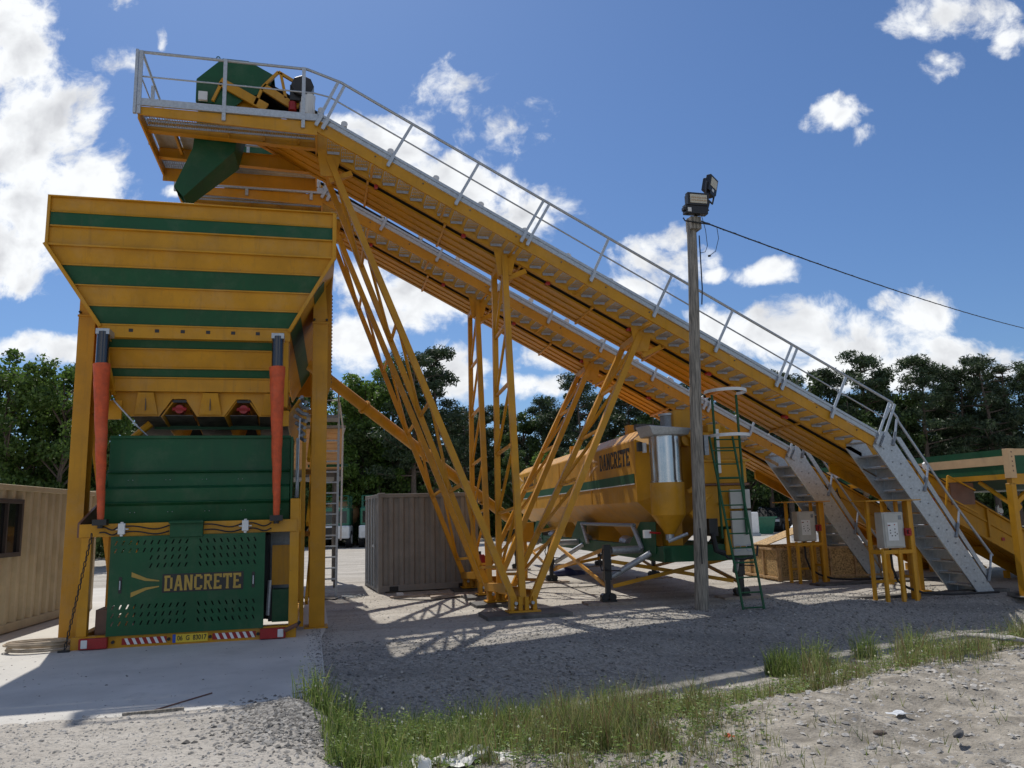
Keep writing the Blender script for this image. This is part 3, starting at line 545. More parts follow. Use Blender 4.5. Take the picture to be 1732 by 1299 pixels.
    for d in (13.93, 14.97): p.hexa([(-2.92, d, 8.40), (-.06, d, 8.31), (-.06, d+.02, 8.31), (-2.92, d+.02, 8.40), (-2.92, d, 8.58), (-.06, d, 8.58), (-.06, d+.02, 8.58), (-2.92, d+.02, 8.58)]); p.hexa([(-2.92, d-.05, 8.382), (-.06, d-.05, 8.292), (-.06, d+.07, 8.292), (-2.92, d+.07, 8.382), (-2.92, d-.05, 8.40), (-.06, d-.05, 8.31), (-.06, d+.07, 8.31), (-2.92, d+.07, 8.40)]); p.box(-2.92, -.06, d-.05, d+.07, 8.58, 8.598)
    for a in (-1.6, -1.0, -.4): p.box(a, a+.03, 13.88, 13.93, 8.36, 8.58)
    p.box(-.09, -.06, 13.31, 15.58, 8.26, 8.49)
    for a in (-2.53, -2.10): p.box(a, a+.04, 14.0, 14.92, 8.44, 8.54)
    pl = part(th, 'platform', p)
    mb = MB()
    for (a0, a1, d0, d1) in ((-2.91, -.1, 13.33, 13.87), (-2.91, -.1, 15.05, 15.56)):
        a = a0
        while a < a1: mb.box(a, a+.005, d0, d1, 8.45, 8.48, 'galvanised'); a += .04
        for k in range(4): mb.box(a0, a1, d0+.02+k*(d1-d0-.05)/3, d0+.03+k*(d1-d0-.05)/3, 8.44, 8.474, 'galvanised')
    part(th, 'grating', mb, parent=pl)
    for a0, a1 in ((-2.91, -2.54), (-2.48, -2.11)):
        mb = MB(); mb.box(a0, a1, 14.0, 14.91, 8.56, 8.57, 'galvanised'); part(th, 'floor_plate', mb, parent=pl)
    mb = MB(); mb.box(-2.97, -.06, 13.255, 13.275, 8.505, 8.64, 'galvanised'); mb.box(-2.97, -.06, 13.235, 13.255, 8.505, 8.52, 'galvanised'); mb.box(-2.97, -.06, 13.275, 13.30, 8.625, 8.64, 'galvanised'); mb.box(-2.975, -2.955, 13.28, 15.6, 8.505, 8.64, 'galvanised'); mb.box(-2.95, -.06, 15.612, 15.63, 8.505, 8.62, 'galvanised')
    part(th, 'toe_board', mb, parent=pl)
    # hood, chute, drive
    hp = [(-2.14, 9.0), (-2.14, 9.42), (-1.72, 9.86), (-1.29, 9.86), (-.84, 9.63), (-.95, 9.3), (-1.3, 9.15), (-1.5, 8.95)]
    mb = MB(); mb.prism(hp, 13.86, 13.88, 'd', 'green_paint'); mb.prism(hp, 15.02, 15.04, 'd', 'green_paint')
    for i in range(0, 4):
        (x0, z0), (x1, z1) = hp[i], hp[i+1]; mb.slab([(x0, 13.88, z0), (x1, 13.88, z1), (x1, 15.02, z1), (x0, 15.02, z0)], .012, 'green_paint')
    mb.tube([(-1.80+.03*math.cos(t), 13.87, 9.86+.03*math.sin(t)) for t in np.linspace(0, 5.6, 8)], .01, 5, 'green_paint')
    part(th, 'hood', mb)
    mb = MB(); A1 = [(-2.12, 14.05, 8.62), (-1.30, 14.05, 8.62), (-1.30, 14.88, 8.62), (-2.12, 14.88, 8.62)]; A2 = [(-2.44, 13.90, 7.55), (-2.30, 13.92, 7.30), (-1.62, 14.55, 7.60), (-1.85, 14.55, 7.95)]; A3 = [(-2.22, 13.98, 8.25), (-1.32, 14.02, 8.02), (-1.25, 14.82, 8.15), (-2.1, 14.82, 8.35)]
    A2 = [(-2.50, 14.2, 7.52), (-2.34, 14.2, 7.34), (-2.32, 14.6, 7.30), (-2.48, 14.6, 7.50)]; A3 = [(-2.20, 14.1, 8.22), (-1.50, 14.1, 8.22), (-1.48, 14.7, 8.14), (-2.18, 14.7, 8.22)]
    mb.hexa([(-2.12, 14.02, 8.95), (-1.34, 14.02, 8.95), (-1.34, 14.88, 8.95), (-2.12, 14.88, 8.95), (-2.12, 14.02, 9.0), (-1.34, 14.02, 9.0), (-1.34, 14.88, 9.0), (-2.12, 14.88, 9.0)], 'green_paint')
    vs = [(-2.12, 14.02, 8.96), (-1.34, 14.02, 8.96), (-1.34, 14.88, 8.96), (-2.12, 14.88, 8.96)]+A3+A2
    mb.poly(vs, [(0, 1, 5, 4), (1, 2, 6, 5), (2, 3, 7, 6), (3, 0, 4, 7), (4, 5, 9, 8), (5, 6, 10, 9), (6, 7, 11, 10), (7, 4, 8, 11)], 'green_paint')
    ch = part(th, 'discharge_chute', mb); sm = ch.modifiers.new('skin', 'SOLIDIFY'); sm.thickness = .012
    mb = MB(); mb.beam((-1.75, 13.82, 9.38), (-.95, 13.82, 8.96), .05, .16); mb.beam((-1.02, 13.82, 9.36), (-.76, 13.82, 9.68), .05, .05); mb.beam((-.76, 13.82, 9.68), (-.34, 13.82, 9.45), .05, .05); mb.beam((-.34, 13.82, 9.45), (-.46, 13.82, 9.02), .05, .12); mb.beam((-1.02, 13.82, 9.36), (-.5, 13.82, 9.05), .05, .14); mb.beam((-.72, 13.82, 9.66), (-.62, 13.82, 9.18), .05, .05); mb.beam((-1.72, 13.82, 9.36), (-1.86, 13.82, 9.0), .05, .05); mb.beam((-1.15, 13.82, 9.0), (-1.02, 13.82, 9.36), .05, .05)
    mb.box(-2.1, -1.95, 13.80, 13.86, 9.0, 9.16, 'white_plastic')
    mt = part(th, 'motor_mount', mb)
    mb = MB(); mb.tube([(-.33, 13.62, 9.36), (-.33, 13.98, 9.36)], [.2, .2], 8, 'black_paint'); mb.box(-.55, -.35, 13.7, 13.95, 9.1, 9.4, 'black_paint'); part(th, 'gearbox', mb, bevel=.01)
    mb = MB(); mb.tube([(-.22, 13.74, 9.22), (-.26, 13.74, 8.84)], .125, 14, 'white_plastic')
    for k in range(10):
        t = k*.628; mb.box(-.24+.125*math.cos(t)-.006, -.24+.125*math.cos(t)+.006, 13.74+.125*math.sin(t)-.006, 13.74+.125*math.sin(t)+.006, 8.86, 9.2, 'white_plastic')
    mb.tube([(-.5, 13.76, 8.92), (-.5, 13.76, 9.08)], .07, 10, 'red_plastic'); part(th, 'motor', mb, smooth=True)
    # support masts
    def mast(atop, ztf, ztb, bx):
        n = 5
        f0, f1 = Vector((3.4+bx, 13.30, .16)), Vector((atop, 13.93, ztf)); b0, b1 = Vector((3.4+bx, 15.05, .05)), Vector((atop, 14.78, ztb))
        o = MB(); o.beam(f0, f1, .11, .11, up=(0, 1, 0)); leg = part(th, 'support_mast', o)
        o = MB(); o.beam(b0, b1, .10, .10, up=(0, 1, 0)); part(th, 'leg', o, parent=leg)
        o = MB(); ts = np.linspace(.08, .97, n*2+1)
        for i in range(0, 2*n, 2):
            o.beam(f0.lerp(f1, ts[i]), b0.lerp(b1, ts[i]), .05, .05); o.beam(b0.lerp(b1, ts[i]), f0.lerp(f1, ts[i+2]), .045, .045)
        o.beam(f0.lerp(f1, .035), b0.lerp(b1, .035), .12, .14); o.beam(f0.lerp(f1, .99), b0.lerp(b1, .99), .10, .12)
        part(th, 'lacing', o, parent=leg)
        o = MB(); o.prism([(atop-.13, ztf-.38), (atop+.13, ztf-.38), (atop+.2, T(atop+.2)-.42), (atop-.2, T(atop-.2)-.42)], 13.885, 13.897); o.beam((atop+.03, 13.95, ztf-.45), (atop+.42, 13.95, T(atop+.42)-.47), .09, .09); part(th, 'gusset', o, parent=leg)
    mast(.14, T(.14)-.42, T(.14)-.50, -.12); mast(3.38, T(3.38)-.42, T(3.38)-.50, 0.); mast(6.05, T(6.05)-.42, T(6.05)-.50, .13)
    for d in (13.30, 15.05):
        mb = MB(); mb.box(3.12, 3.68, d-.15, d+.15, 0.05, .08)
        for a in (3.2, 3.34, 3.45, 3.59): mb.prism([(a-.035, .08), (a+.035, .08), (a+.035, .30), (a-.035, .30)], d-.10, d+.08)
        mb.tube([(3.26, d-.13, .2), (3.26, d-.08, .2)], .03, 8, 'galvanised'); mb.tube([(3.55, d-.13, .2), (3.55, d-.08, .2)], .03, 8, 'galvanised')
        part(th, 'mast_foot', mb, bevel=.005)
    # stair at the low end
    st = MB(); st.prism([(10.50, 2.80), (10.64, 3.07), (10.86, 3.08), (12.95, -.11), (12.56, -.11)], 13.26, 13.30, 'd', 'galvanised')
    st.prism([(11.04, 2.98), (11.16, 2.96), (12.86, .26), (12.78, .24)], 13.28, 13.31, 'd', 'galvanised')
    for k in range(11):
        f = (k+.5)/11; a = 10.72+f*1.95; z = 2.85-f*2.85
        for q in (-.08, .1): st.tube([(a+q, 13.262, z-q*.2), (a+q, 13.25, z-q*.2)], .016, 6, 'galv_dark')
    stp = part(th, 'stair', st)
    mb = MB(); mb.prism([(10.36, 2.82), (10.56, 2.98), (10.80, 2.95), (12.72, -.08), (12.45, -.08)], 13.90, 13.93, 'd', 'galvanised'); part(th, 'stair_stringer', mb, parent=stp)
    mb = MB(); mb.box(10.62, 10.86, 13.31, 13.89, 2.60, 2.63, 'galvanised'); mb.box(10.84, 10.85, 13.31, 13.89, 2.42, 2.60, 'galvanised')
    s0 = part(th, 'stair_tread', mb, parent=stp)
    for k in range(1, 12):
        c = s0.copy(); COL.objects.link(c); c.parent = stp; c.location = (k*.164, 0, -k*.232)
    mb = MB(); rp = [(10.98, 13.30, 3.55), (11.14, 13.30, 3.36), (11.16, 13.3, 3.28), (11.77, 13.3, 2.37), (12.37, 13.3, 1.49), (13.01, 13.3, .61)]; mb.tube(rp, .024, 8, 'galvanised')
    for a, z in ((11.13, 3.32), (11.74, 2.42), (12.35, 1.52), (12.98, .65)): mb.tube([(a-.19, 13.24, z-.52), (a-.10, 13.25, z-.26)], .030, 7, 'galv_dark'); mb.tube([(a-.10, 13.25, z-.26), (a, 13.3, z)], .022, 7, 'galvanised')
    part(th, 'stair_handrail', mb, parent=stp, smooth=True)
    # legs of the low end
    for a, d, top in ((11.9, 14.03, T(11.9)-.62), (11.9, 14.9, T(11.9)-.62), (14.9, 14.05, T(14.9)-.6), (14.9, 14.9, T(14.9)-.7)):
        mb = MB(); mb.box(a-.05, a+.05, d-.05, d+.05, -.08, top); mb.box(a-.14, a+.14, d-.13, d+.13, -.085, -.06); part(th, 'leg', mb, bevel=.004)
    mb = MB(); mb.box(11.96, 14.8, 14.87, 14.93, .62, .70); part(th, 'brace', mb)
    mb = MB(); mb.tube([(11.9+.12*math.sin(t*2.2)+t*.25, 13.88, T(11.9+t*.25)-.25-.10*math.sin(t*3.1)) for t in np.linspace(0, 2.2, 14)], .014, 6, 'rubber'); part(th, 'cable', mb, smooth=True)
    return th
conv = make_conveyor()
conv2 = copy_tree(conv); v = toW((3.52, 16.48, 0), ANG); conv2.location = v
conv2['label'] = 'farther of the two long yellow inclined conveyors, seen underneath and behind the nearer one'
# steel plates under the masts
for a, d, w, l, h_, lab in ((3.42, 13.25, 1.45, .8, .05, 'dark steel plate under the front foot of the nearer conveyor mast'), (3.35, 15.05, .95, .7, .045, 'steel plate under the back foot of the nearer conveyor mast'), (3.52, 16.48, 1.1, .7, .04, 'steel plate under the front foot of the farther conveyor mast'), (3.52, 18.25, 1.0, .6, .04, 'steel plate under the back foot of the farther conveyor mast')):
    mb = MB(); mb.hexa([(a-w/2, d-l/2-.06, -.02), (a+w/2, d-l/2+.03, -.02), (a+w/2, d+l/2+.03, -.02), (a-w/2, d+l/2-.06, -.02), (a-w/2, d-l/2-.06, h_), (a+w/2, d-l/2+.03, h_), (a+w/2, d+l/2+.03, h_), (a-w/2, d+l/2-.06, h_)], 'steel_plate')
    single('ground_plate', mb, lab, 'steel plate', (a, d, 0), bevel=.004)
# control cabinets
def make_cab():
    th = thing('control_cabinet', 'grey control cabinet on a yellow frame at the foot of the nearer conveyor', 'control cabinet', (10.3, 12.9, -.06), group='control cabinets on yellow frames')
    mb = MB(); mb.box(10.10, 10.55, 12.86, 13.08, .86, 1.52, 'grey_cabinet'); part(th, 'cabinet', mb, bevel=.012)
    mb = MB(); mb.box(10.125, 10.50, 12.845, 12.86, .89, 1.49, 'grey_cabinet'); dr = part(th, 'door', mb, bevel=.006)
    mb = MB(); mb.box(10.18, 10.40, 12.838, 12.843, 1.0, 1.33, 'white_plastic')
    for k, (x, z, c) in enumerate(((.0, .26, 'red_plastic'), (.13, .27, 'red_plastic'), (.03, .17, 'black_paint'), (.03, .12, 'black_paint'), (.13, .19, 'black_paint'), (.13, .13, 'black_paint'), (.13, .07, 'black_paint'), (.06, .07, 'black_paint'), (.17, .1, 'black_paint'))):
        mb.tube([(10.2+x, 12.832, 1.02+z), (10.2+x, 12.839, 1.02+z)], .011, 8, c)
    mb.box(10.19, 10.24, 12.834, 12.838, 1.27, 1.29, 'black_paint'); mb.box(10.43, 10.49, 12.838, 12.843, 1.38, 1.46, 'galv_dark'); part(th, 'button_panel', mb, parent=dr)
    mb = MB(); mb.box(10.53, 10.66, 12.80, 12.855, 1.08, 1.22, 'red_plastic'); mb.tube([(10.6, 12.76, 1.15), (10.6, 12.80, 1.15)], .035, 10, 'red_plastic'); mb.box(10.555, 10.58, 12.79, 12.80, 1.11, 1.19, 'black_paint'); part(th, 'main_switch', mb, bevel=.005)
    mb = MB()
    for a, d in ((10.02, 12.82), (10.36, 12.82), (10.66, 12.84), (10.02, 13.16), (10.66, 13.16)):
        mb.box(a-.03, a+.03, d-.03, d+.03, -.10, .83 if d < 13 and a < 10.6 else 1.72)
    mb.box(10.0, 10.69, 12.80, 12.86, .76, .83); mb.box(10.0, 10.69, 13.13, 13.19, .76, .83); mb.box(9.99, 10.03, 12.86, 13.13, .76, .83); mb.box(10.65, 10.69, 12.87, 13.13, .3, .35); mb.box(10.05, 10.69, 13.14, 13.18, .22, .27)
    mb.box(9.72, 10.92, 12.78, 13.22, 1.725, 1.745); mb.box(10.80, 10.92, 13.04, 13.16, -.1, 1.72); mb.box(10.69, 10.80, 13.13, 13.17, .76, .83); mb.beam((10.02, 12.83, .62), (9.98, 12.80, .86), .05)
    part(th, 'frame', mb, bevel=.003)
    mb = MB(); mb.tube([(10.3, 12.98, .86), (10.31, 12.98, .5), (10.4, 12.98, .25), (10.6, 12.97, .12), (10.9, 12.9, .02), (11.5, 12.9, -.03), (12.5, 12.85, -.03)], .022, 7, 'rubber'); part(th, 'cable', mb, smooth=True)
    return th
cab = make_cab(); cab.location = toW((10.42, 12.9, -.06), ANG); cab2 = copy_tree(cab); cab2.location = toW((10.68, 16.0, -.02), ANG); cab2['label'] = 'grey control cabinet on a yellow frame beside the plywood box'
# ------------------------------------------------------------------ batching hopper
def make_hopper():
    th = thing('aggregate_hopper', 'tall yellow and green striped aggregate hopper standing on two posts over the concrete pad', 'hopper', (-1.7, 12.3, 0))
    CA = -1.78; Y = 'yellow_paint'; G = 'green_paint'
    ztop, zlip, zb = 6.41, 5.70, 4.60; fd = 12.22; bd = 12.50; LB = 18.9
    # front panels (three bent bands each)
    mb = MB(); aL, aR = -3.84, .24
    def band(z0, z1, d0, d1, x0, x1, y0, y1, m, th_=.02):
        mb.hexa([(x0, d0, z0), (x1, d0, z0), (x1, d0+th_, z0), (x0, d0+th_, z0), (y0, d1, z1), (y1, d1, z1), (y1, d1+th_, z1), (y0, d1+th_, z1)], m)
    band(6.20, ztop, fd+.01, fd, aL, aR, aL, aR, Y); band(5.98, 6.20, fd-.012, fd-.012, aL+.04, aR-.03, aL+.04, aR-.03, G); band(5.70, 5.98, fd, fd+.01, aL, aR, aL, aR, Y)
    mb.box(aL, aR, fd-.05, fd+.02, ztop, ztop+.02); mb.box(aL+.03, aR-.03, fd-.05, fd+.012, zlip-.03, zlip); mb.box(aL, aL+.04, fd-.045, fd+.01, zlip, ztop); mb.box(aR-.04, aR, fd-.045, fd+.01, zlip, ztop)
    mb.hexa([(aL+.045, fd-.03, 6.18), (aR-.045, fd-.03, 6.18), (aR-.045, fd, 6.18), (aL+.045, fd, 6.18), (aL+.045, fd-.012, 6.205), (aR-.045, fd-.012, 6.205), (aR-.045, fd, 6.205), (aL+.045, fd, 6.205)])
    mb.box(aL+.045, aR-.045, fd-.028, fd, 5.962, 5.984)
    part(th, 'front_panel', mb, bevel=.003)
    mb = MB(); lw = lambda z: (aL+(zlip-z)*.63, aR-(zlip-z)*.59); dz = lambda z: fd+(zlip-z)*.26
    for z1, z0, m, o in ((5.68, 5.42, Y, 0), (5.42, 5.14, G, -.008), (5.14, 4.86, Y, 0), (4.86, 4.60, G, -.008)):
        a0, a1 = lw(z0); b0, b1 = lw(z1); ins = .03 if m == G else 0
        mb.hexa([(a0+ins, dz(z0)+o, z0), (a1-ins, dz(z0)+o, z0), (a1-ins, dz(z0)+.02, z0), (a0+ins, dz(z0)+.02, z0), (b0+ins, dz(z1)+o, z1), (b1-ins, dz(z1)+o, z1), (b1-ins, dz(z1)+.02, z1), (b0+ins, dz(z1)+.02, z1)], m)
        if m == Y and z1 < 5.6 or m == G:
            mb.hexa([(b0+.03, dz(z1)-.03, z1-.012), (b1-.03, dz(z1)-.03, z1-.012), (b1-.03, dz(z1)+.01, z1-.012), (b0+.03, dz(z1)+.01, z1-.012), (b0+.03, dz(z1)-.03, z1+.006), (b1-.03, dz(z1)-.03, z1+.006), (b1-.03, dz(z1)+.01, z1+.006), (b0+.03, dz(z1)+.01, z1+.006)])
    part(th, 'lower_front_panel', mb)
    for s in (0, 1):
        mb = MB(); a0 = lw(4.56)[s]; b0 = lw(zlip)[s]; mb.beam((b0, fd-.03, zlip), (a0, dz(4.56)-.03, 4.56), .05, .10, up=(0, 1, 0)); part(th, 'corner_rib', mb)
    # sides and back of the bin
    mb = MB(); mb.box(aL, aL+.03, fd+.02, LB, zlip, ztop); mb.box(aR-.03, aR, fd+.02, LB, zlip, ztop); mb.box(aL, aR, LB, LB+.03, zlip-1.2, ztop); mb.box(aR-.01, aR+.02, fd-.04, fd+.02, zlip-.03, ztop)
    for k in range(13): mb.box(aL, aL-.05 if 0 else aL+.02, fd+.5+k*.5, fd+.54+k*.5, zlip, ztop)
    part(th, 'bin_side', mb)
    for s, nm in ((0, 'left'), (1, 'right')):
        mb = MB(); levels = ((5.70, 5.10, Y), (5.10, 4.50, Y), (4.50, 4.36, Y))
        for z1, z0, m in levels:
            a0, a1 = lw(z0)[s], lw(z1)[s]
            mb.slab([(a1, dz(z1)+.02, z1), (a0, max(dz(z0), 12.3)+.02, z0), (a0, LB, z0), (a1, LB, z1)], .015 if s == 0 else -.015, m)
        part(th, 'side_slope', mb)
    mb = MB()   # green tapered stripe down the right hand slope and the bin divider plates
    f = lambda z: lw(z)[1]+.012
    mb.slab([(f(4.82), 12.50, 4.82), (f(4.57), 12.54, 4.57), (f(4.68), 18.7, 4.68), (f(4.98), 18.7, 4.98)], -.012, G)
    mb.slab([(f(5.42), 12.62, 5.42), (f(5.16), 12.45, 5.16), (f(5.2), 13.65, 5.2), (f(5.43), 13.6, 5.43)], -.012, G); part(th, 'side_stripe', mb)
    mb = MB(); mb.prism([(aR-.25, zlip), (aR+.0, zlip), (aR+.0, 4.0), (aR-.10, 3.72), (aR-.25, 3.72)], 14.2, 14.24); 
    for k in range(26): mb.box(aR-.005, aR+.012, 14.205, 14.235, 4.05+k*.063, 4.075+k*.063, 'steel_plate')
    mb.box(aR-.3, aR-.25, 13.3, 14.3, 3.5, 5.7); part(th, 'divider_plate', mb)
    # beam with square holes
    mb = MB(); mb.box(-3.15, -.42, dz(4.56)-.03, dz(4.56)+.1, 4.40, 4.595); mb.box(-3.15, -.42, dz(4.56)-.045, dz(4.56)-.03, 4.58, 4.60)
    for k in range(8): a = -3.06+k*.36; mb.box(a-.03, a+.03, dz(4.56)-.034, dz(4.56)-.03, 4.485, 4.535, 'black_paint')
    part(th, 'cross_beam', mb, bevel=.004)
    # inner panels further in
    mb = MB(); q = lambda z: 12.62+(4.4-z)*.42
    for z1, z0, m in ((4.56, 4.45, Y), (4.45, 4.27, G), (4.27, 4.00, Y), (4.00, 3.86, G), (3.86, 3.84, Y)):
        mb.hexa([(-3.02, q(z0), z0), (-.50, q(z0), z0), (-.50, q(z0)+.03, z0), (-3.02, q(z0)+.03, z0), (-3.05, q(z1), z1), (-.50, q(z1), z1), (-.50, q(z1)+.03, z1), (-3.05, q(z1)+.03, z1)], m)
        mb.box(-3.03, -.5, q(z1)-.03, q(z1)+.01, z1-.01, z1+.01)
    mb.box(-3.06, -.42, 12.84, 12.95, 3.65, 3.85); mb.box(-.52, -.44, 12.50, 12.95, 3.38, 4.45); mb.box(-3.1, -3.03, 12.52, 12.95, 3.38, 4.45)
    mb.beam((-3.08, 12.5, 4.4), (-2.98, 12.9, 3.6), .06, .05); part(th, 'inner_panel', mb, bevel=.003)
    # discharge gates
    for k, x in enumerate((-2.52, -1.60, -.68)):
        mb = MB(); mb.hexa([(x-.17, 12.90, 3.30), (x+.17, 12.90, 3.30), (x+.17, 12.95, 3.30), (x-.17, 12.95, 3.30), (x-.11, 12.82, 3.63), (x+.11, 12.82, 3.63), (x+.11, 12.95, 3.63), (x-.11, 12.95, 3.63)])
        mb.box(x-.006, x+.006, 12.84, 12.87, 3.36, 3.56, 'steel_plate'); part(th, 'discharge_gate', mb, bevel=.004)
    mb = MB()
    mb.prism([(-3.02, 3.65), (-2.95, 3.42), (-2.80, 3.30), (-2.28, 3.30), (-2.20, 3.50), (-2.06, 3.50)][:0]+[(-3.02, 3.65), (-2.90, 3.40), (-2.74, 3.28), (-2.34, 3.28), (-2.16, 3.55), (-1.96, 3.55), (-1.80, 3.28), (-1.40, 3.28), (-1.22, 3.55), (-1.02, 3.55), (-.86, 3.28), (-.48, 3.28), (-.44, 3.65)], 12.93, 12.96)
    for x in (-2.52, -1.60, -.68):
        mb.slab([(x-.2, 12.97, 3.28), (x+.2, 12.97, 3.28), (x+.26, 14.8, 2.95), (x-.26, 14.8, 2.95)], .02, 'steel_plate')
        for s in (-1, 1): mb.slab([(x+s*.2, 12.97, 3.28), (x+s*.26, 14.8, 2.95), (x+s*.46, 14.8, 3.5), (x+s*.40, 12.97, 3.58)], .02)
    mb.box(-3.0, -.42, 15.3, 15.33, 2.6, 3.8, 'dark_fill'); mb.box(-2.98, -.46, 12.97, 15.3, 3.70, 3.73); part(th, 'gate_housing', mb)  # near-black back plate paints in the shade of the cavity under the gates
    for x in (-2.06, -1.12):
        mb = MB(); mb.box(x-.10, x+.10, 12.965, 13.0, 3.50, 3.54, 'black_paint'); mb.tube([(x, 12.98, 3.40), (x, 13.2, 3.40)], .068, 12, 'red_plastic'); mb.tube([(x-.1, 13.0, 3.40), (x+.1, 13.0, 3.40)], .03, 8, 'red_plastic'); mb.slab([(x-.2, 13.0, 3.30), (x+.2, 13.0, 3.30), (x+.2, 13.5, 3.2), (x-.2, 13.5, 3.2)], .01, 'steel_plate'); part(th, 'vibrator', mb, smooth=True)
    mb = MB(); mb.box(-3.04, -2.84, 12.80, 12.86, 3.22, 3.50); mb.box(-.62, -.42, 12.66, 12.72, 3.10, 3.34); mb.tube([(-2.95, 12.78, 3.5), (-2.6, 12.8, 3.1), (-2.2, 13.0, 2.7)], .012, 6, 'galvanised')
    mb.tube([(-2.72, 13.2, 2.6), (-2.72, 13.2, 3.0), (-2.5, 13.2, 3.2)], .06, 8, 'yellow_paint'); mb.tube([(-2.4, 13.3, 2.8), (-1.5, 14.2, 2.85), (-.6, 15.0, 2.9)], .12, 8, 'rubber'); mb.box(-2.5, -.7, 13.5, 13.56, 3.14, 3.2, 'green_paint'); part(th, 'gate_linkage', mb)
    mb = MB()
    for k in range(7): mb.tube([(-.28+.05*math.cos(k), 12.6+.05*math.sin(2*k), 3.55-k*.1), (-.22, 12.7+.04*math.cos(k*1.7), 3.5-k*.1), (-.16+.03*math.sin(k), 12.62, 3.47-k*.1)], .03, 6, 'galv_dark')
    mb.tube([(-.25, 12.5, 3.2), (-.27, 12.5, 2.4), (-.3, 12.5, 2.0)], .012, 6, 'galvanised'); mb.box(-.30, -.25, 12.5, 12.55, 2.0, 2.9, 'galv_dark'); part(th, 'pneumatic_valve', mb, smooth=True)
    # green weigh hopper
    mb = MB(); prof = [(12.52, 2.93), (12.50, 2.42), (12.40, 2.40), (12.46, 2.38), (12.45, 2.20), (12.34, 2.16), (12.36, 1.98), (12.30, 1.96), (12.36, 1.92), (12.42, 1.66), (13.9, 1.66), (13.9, 2.93)]
    mb.prism(prof, -2.90, -.38, 'a', G); mb.prism([(12.55, 2.45), (12.4, 2.2), (12.33, 1.95), (12.6, 1.9), (12.6, 2.45)], -2.93, -2.90, 'a', G); mb.prism([(12.3, 2.9), (12.35, 1.72), (13.0, 1.72), (13.0, 2.9)], -.37, -.34, 'a', G); mb.box(-2.9, -.38, 12.49, 12.53, 2.90, 2.94, G)
    for r_, z in ((0, 2.29), (1, 1.83)):
        for k in range(5): a = -2.62+k*.5+(r_*.06); mb.tube([(a, 12.44-r_*.08, z), (a, 12.46-r_*.05, z)], .007, 6, 'galvanised'); mb.tube([(a+.06, 12.44-r_*.08, z), (a+.06, 12.46-r_*.05, z)], .007, 6, 'galvanised')
    part(th, 'weigh_hopper', mb, bevel=.006)
    # hydraulic cylinders in orange covers
    for x0, x1 in ((-2.99, -2.885), (-.585, -.55)):
        mb = MB(); mb.tube([(x0, 12.17, 4.40), (x0, 12.17, 3.9)], .085, 18, 'cylinder_black'); mb.box(x0-.09, x0+.09, 12.1, 12.4, 4.36, 4.44, 'galvanised'); cy = part(th, 'lift_cylinder', mb, smooth=True)
        mb = MB(); pts = []; rs = []
        for k in range(24):
            t = k/23; pts.append((x0+(x1-x0)*t+.003*math.sin(k*1.3), 12.16+.003*math.cos(k*1.7), 3.93-2.2*t)); rs.append(.112*(1-t)+.044*t+.0022*math.sin(k*2.7)+(.004 if k < 2 else 0))
        mb.tube(pts, rs, 16, 'orange_tarp'); part(th, 'orange_cover', mb, parent=cy, smooth=True)
        mb = MB(); mb.box(x1-.09, x1+.09, 12.08, 12.22, 1.66, 1.74, 'black_paint'); mb.tube([(x1, 12.16, 1.78), (x1, 12.16, 1.62)], .04, 8, 'black_paint'); part(th, 'cylinder_foot', mb, parent=cy)
    # chassis
    mb = MB(); mb.box(-3.17, -.26, 12.24, 12.36, 1.50, 1.68); mb.box(-3.19, -.25, 12.23, 12.40, -.0, .17); 
    for a in (-3.14, -.36): mb.box(a, a+.13, 12.26, 12.38, .17, 1.98 if a > -1 else 1.5)
    mb.prism([(12.26, 1.98), (12.6, 2.25), (12.9, 2.25), (12.9, 1.5), (12.26, 1.5)], -.23, -.21, 'a'); mb.prism([(12.3, 1.70), (13.3, 2.0), (13.3, 1.5), (12.3, 1.5)], -3.21, -3.17, 'a', 'brown_steel')
    for a in (-3.12, -.36): mb.box(a, a+.10, 12.4, 18.6, .02, .20); mb.box(a, a+.1, 12.36, 18.6, 1.5, 1.68)
    for d in (13.6, 15.6, 17.6): mb.box(-3.1, -3.0, d, d+.1, .2, 1.5); mb.box(-.36, -.26, d, d+.1, .2, 1.5); mb.box(-3.0, -.36, d, d+.08, 1.4, 1.5)
    part(th, 'chassis', mb, bevel=.004)
    mb = MB(); mb.box(-.70, -.28, 12.9, 12.93, .2, 1.5, 'galv_dark'); mb.box(-.62, -.36, 12.62, 12.7, .72, 1.3, Y); mb.box(-.60, -.28, 12.5, 12.8, .2, .66, G); mb.box(-.66, -.6, 12.6, 12.7, .2, .7, 'black_paint'); mb.tube([(-.66, 12.5, .3), (-.64, 12.5, .8)], .03, 8, 'galvanised'); part(th, 'drive_cabinet', mb)
    mb = MB(); mb.box(-2.52, -.66, 12.75, 13.6, .22, 1.48, 'dark_fill'); mb.tube([(-2.3, 12.7, .6), (-1.0, 12.7, .6)], .12, 12, 'dark_fill'); part(th, 'dark_backing', mb, bevel=.02)  # dark box added behind the slots so that no bright ground shows through
    mb = MB(); mb.box(-1.99, -1.55, 12.16, 12.25, 1.47, 1.70, G); mb.box(-2.0, -1.54, 12.10, 12.26, 1.66, 1.69, G); part(th, 'latch_cover', mb, bevel=.006)
    for x in (-2.62, -.98):
        mb = MB(); mb.box(x-.045, x+.045, 12.17, 12.235, 1.53, 1.68, 'white_plastic'); mb.tube([(x, 12.2, 1.50), (x, 12.2, 1.70)], .022, 8, 'white_plastic'); mb.tube([(x-.09, 12.2, 1.6), (x+.09, 12.2, 1.6)], .012, 6, 'white_plastic'); part(th, 'junction_box', mb, bevel=.008)
    mb = MB()
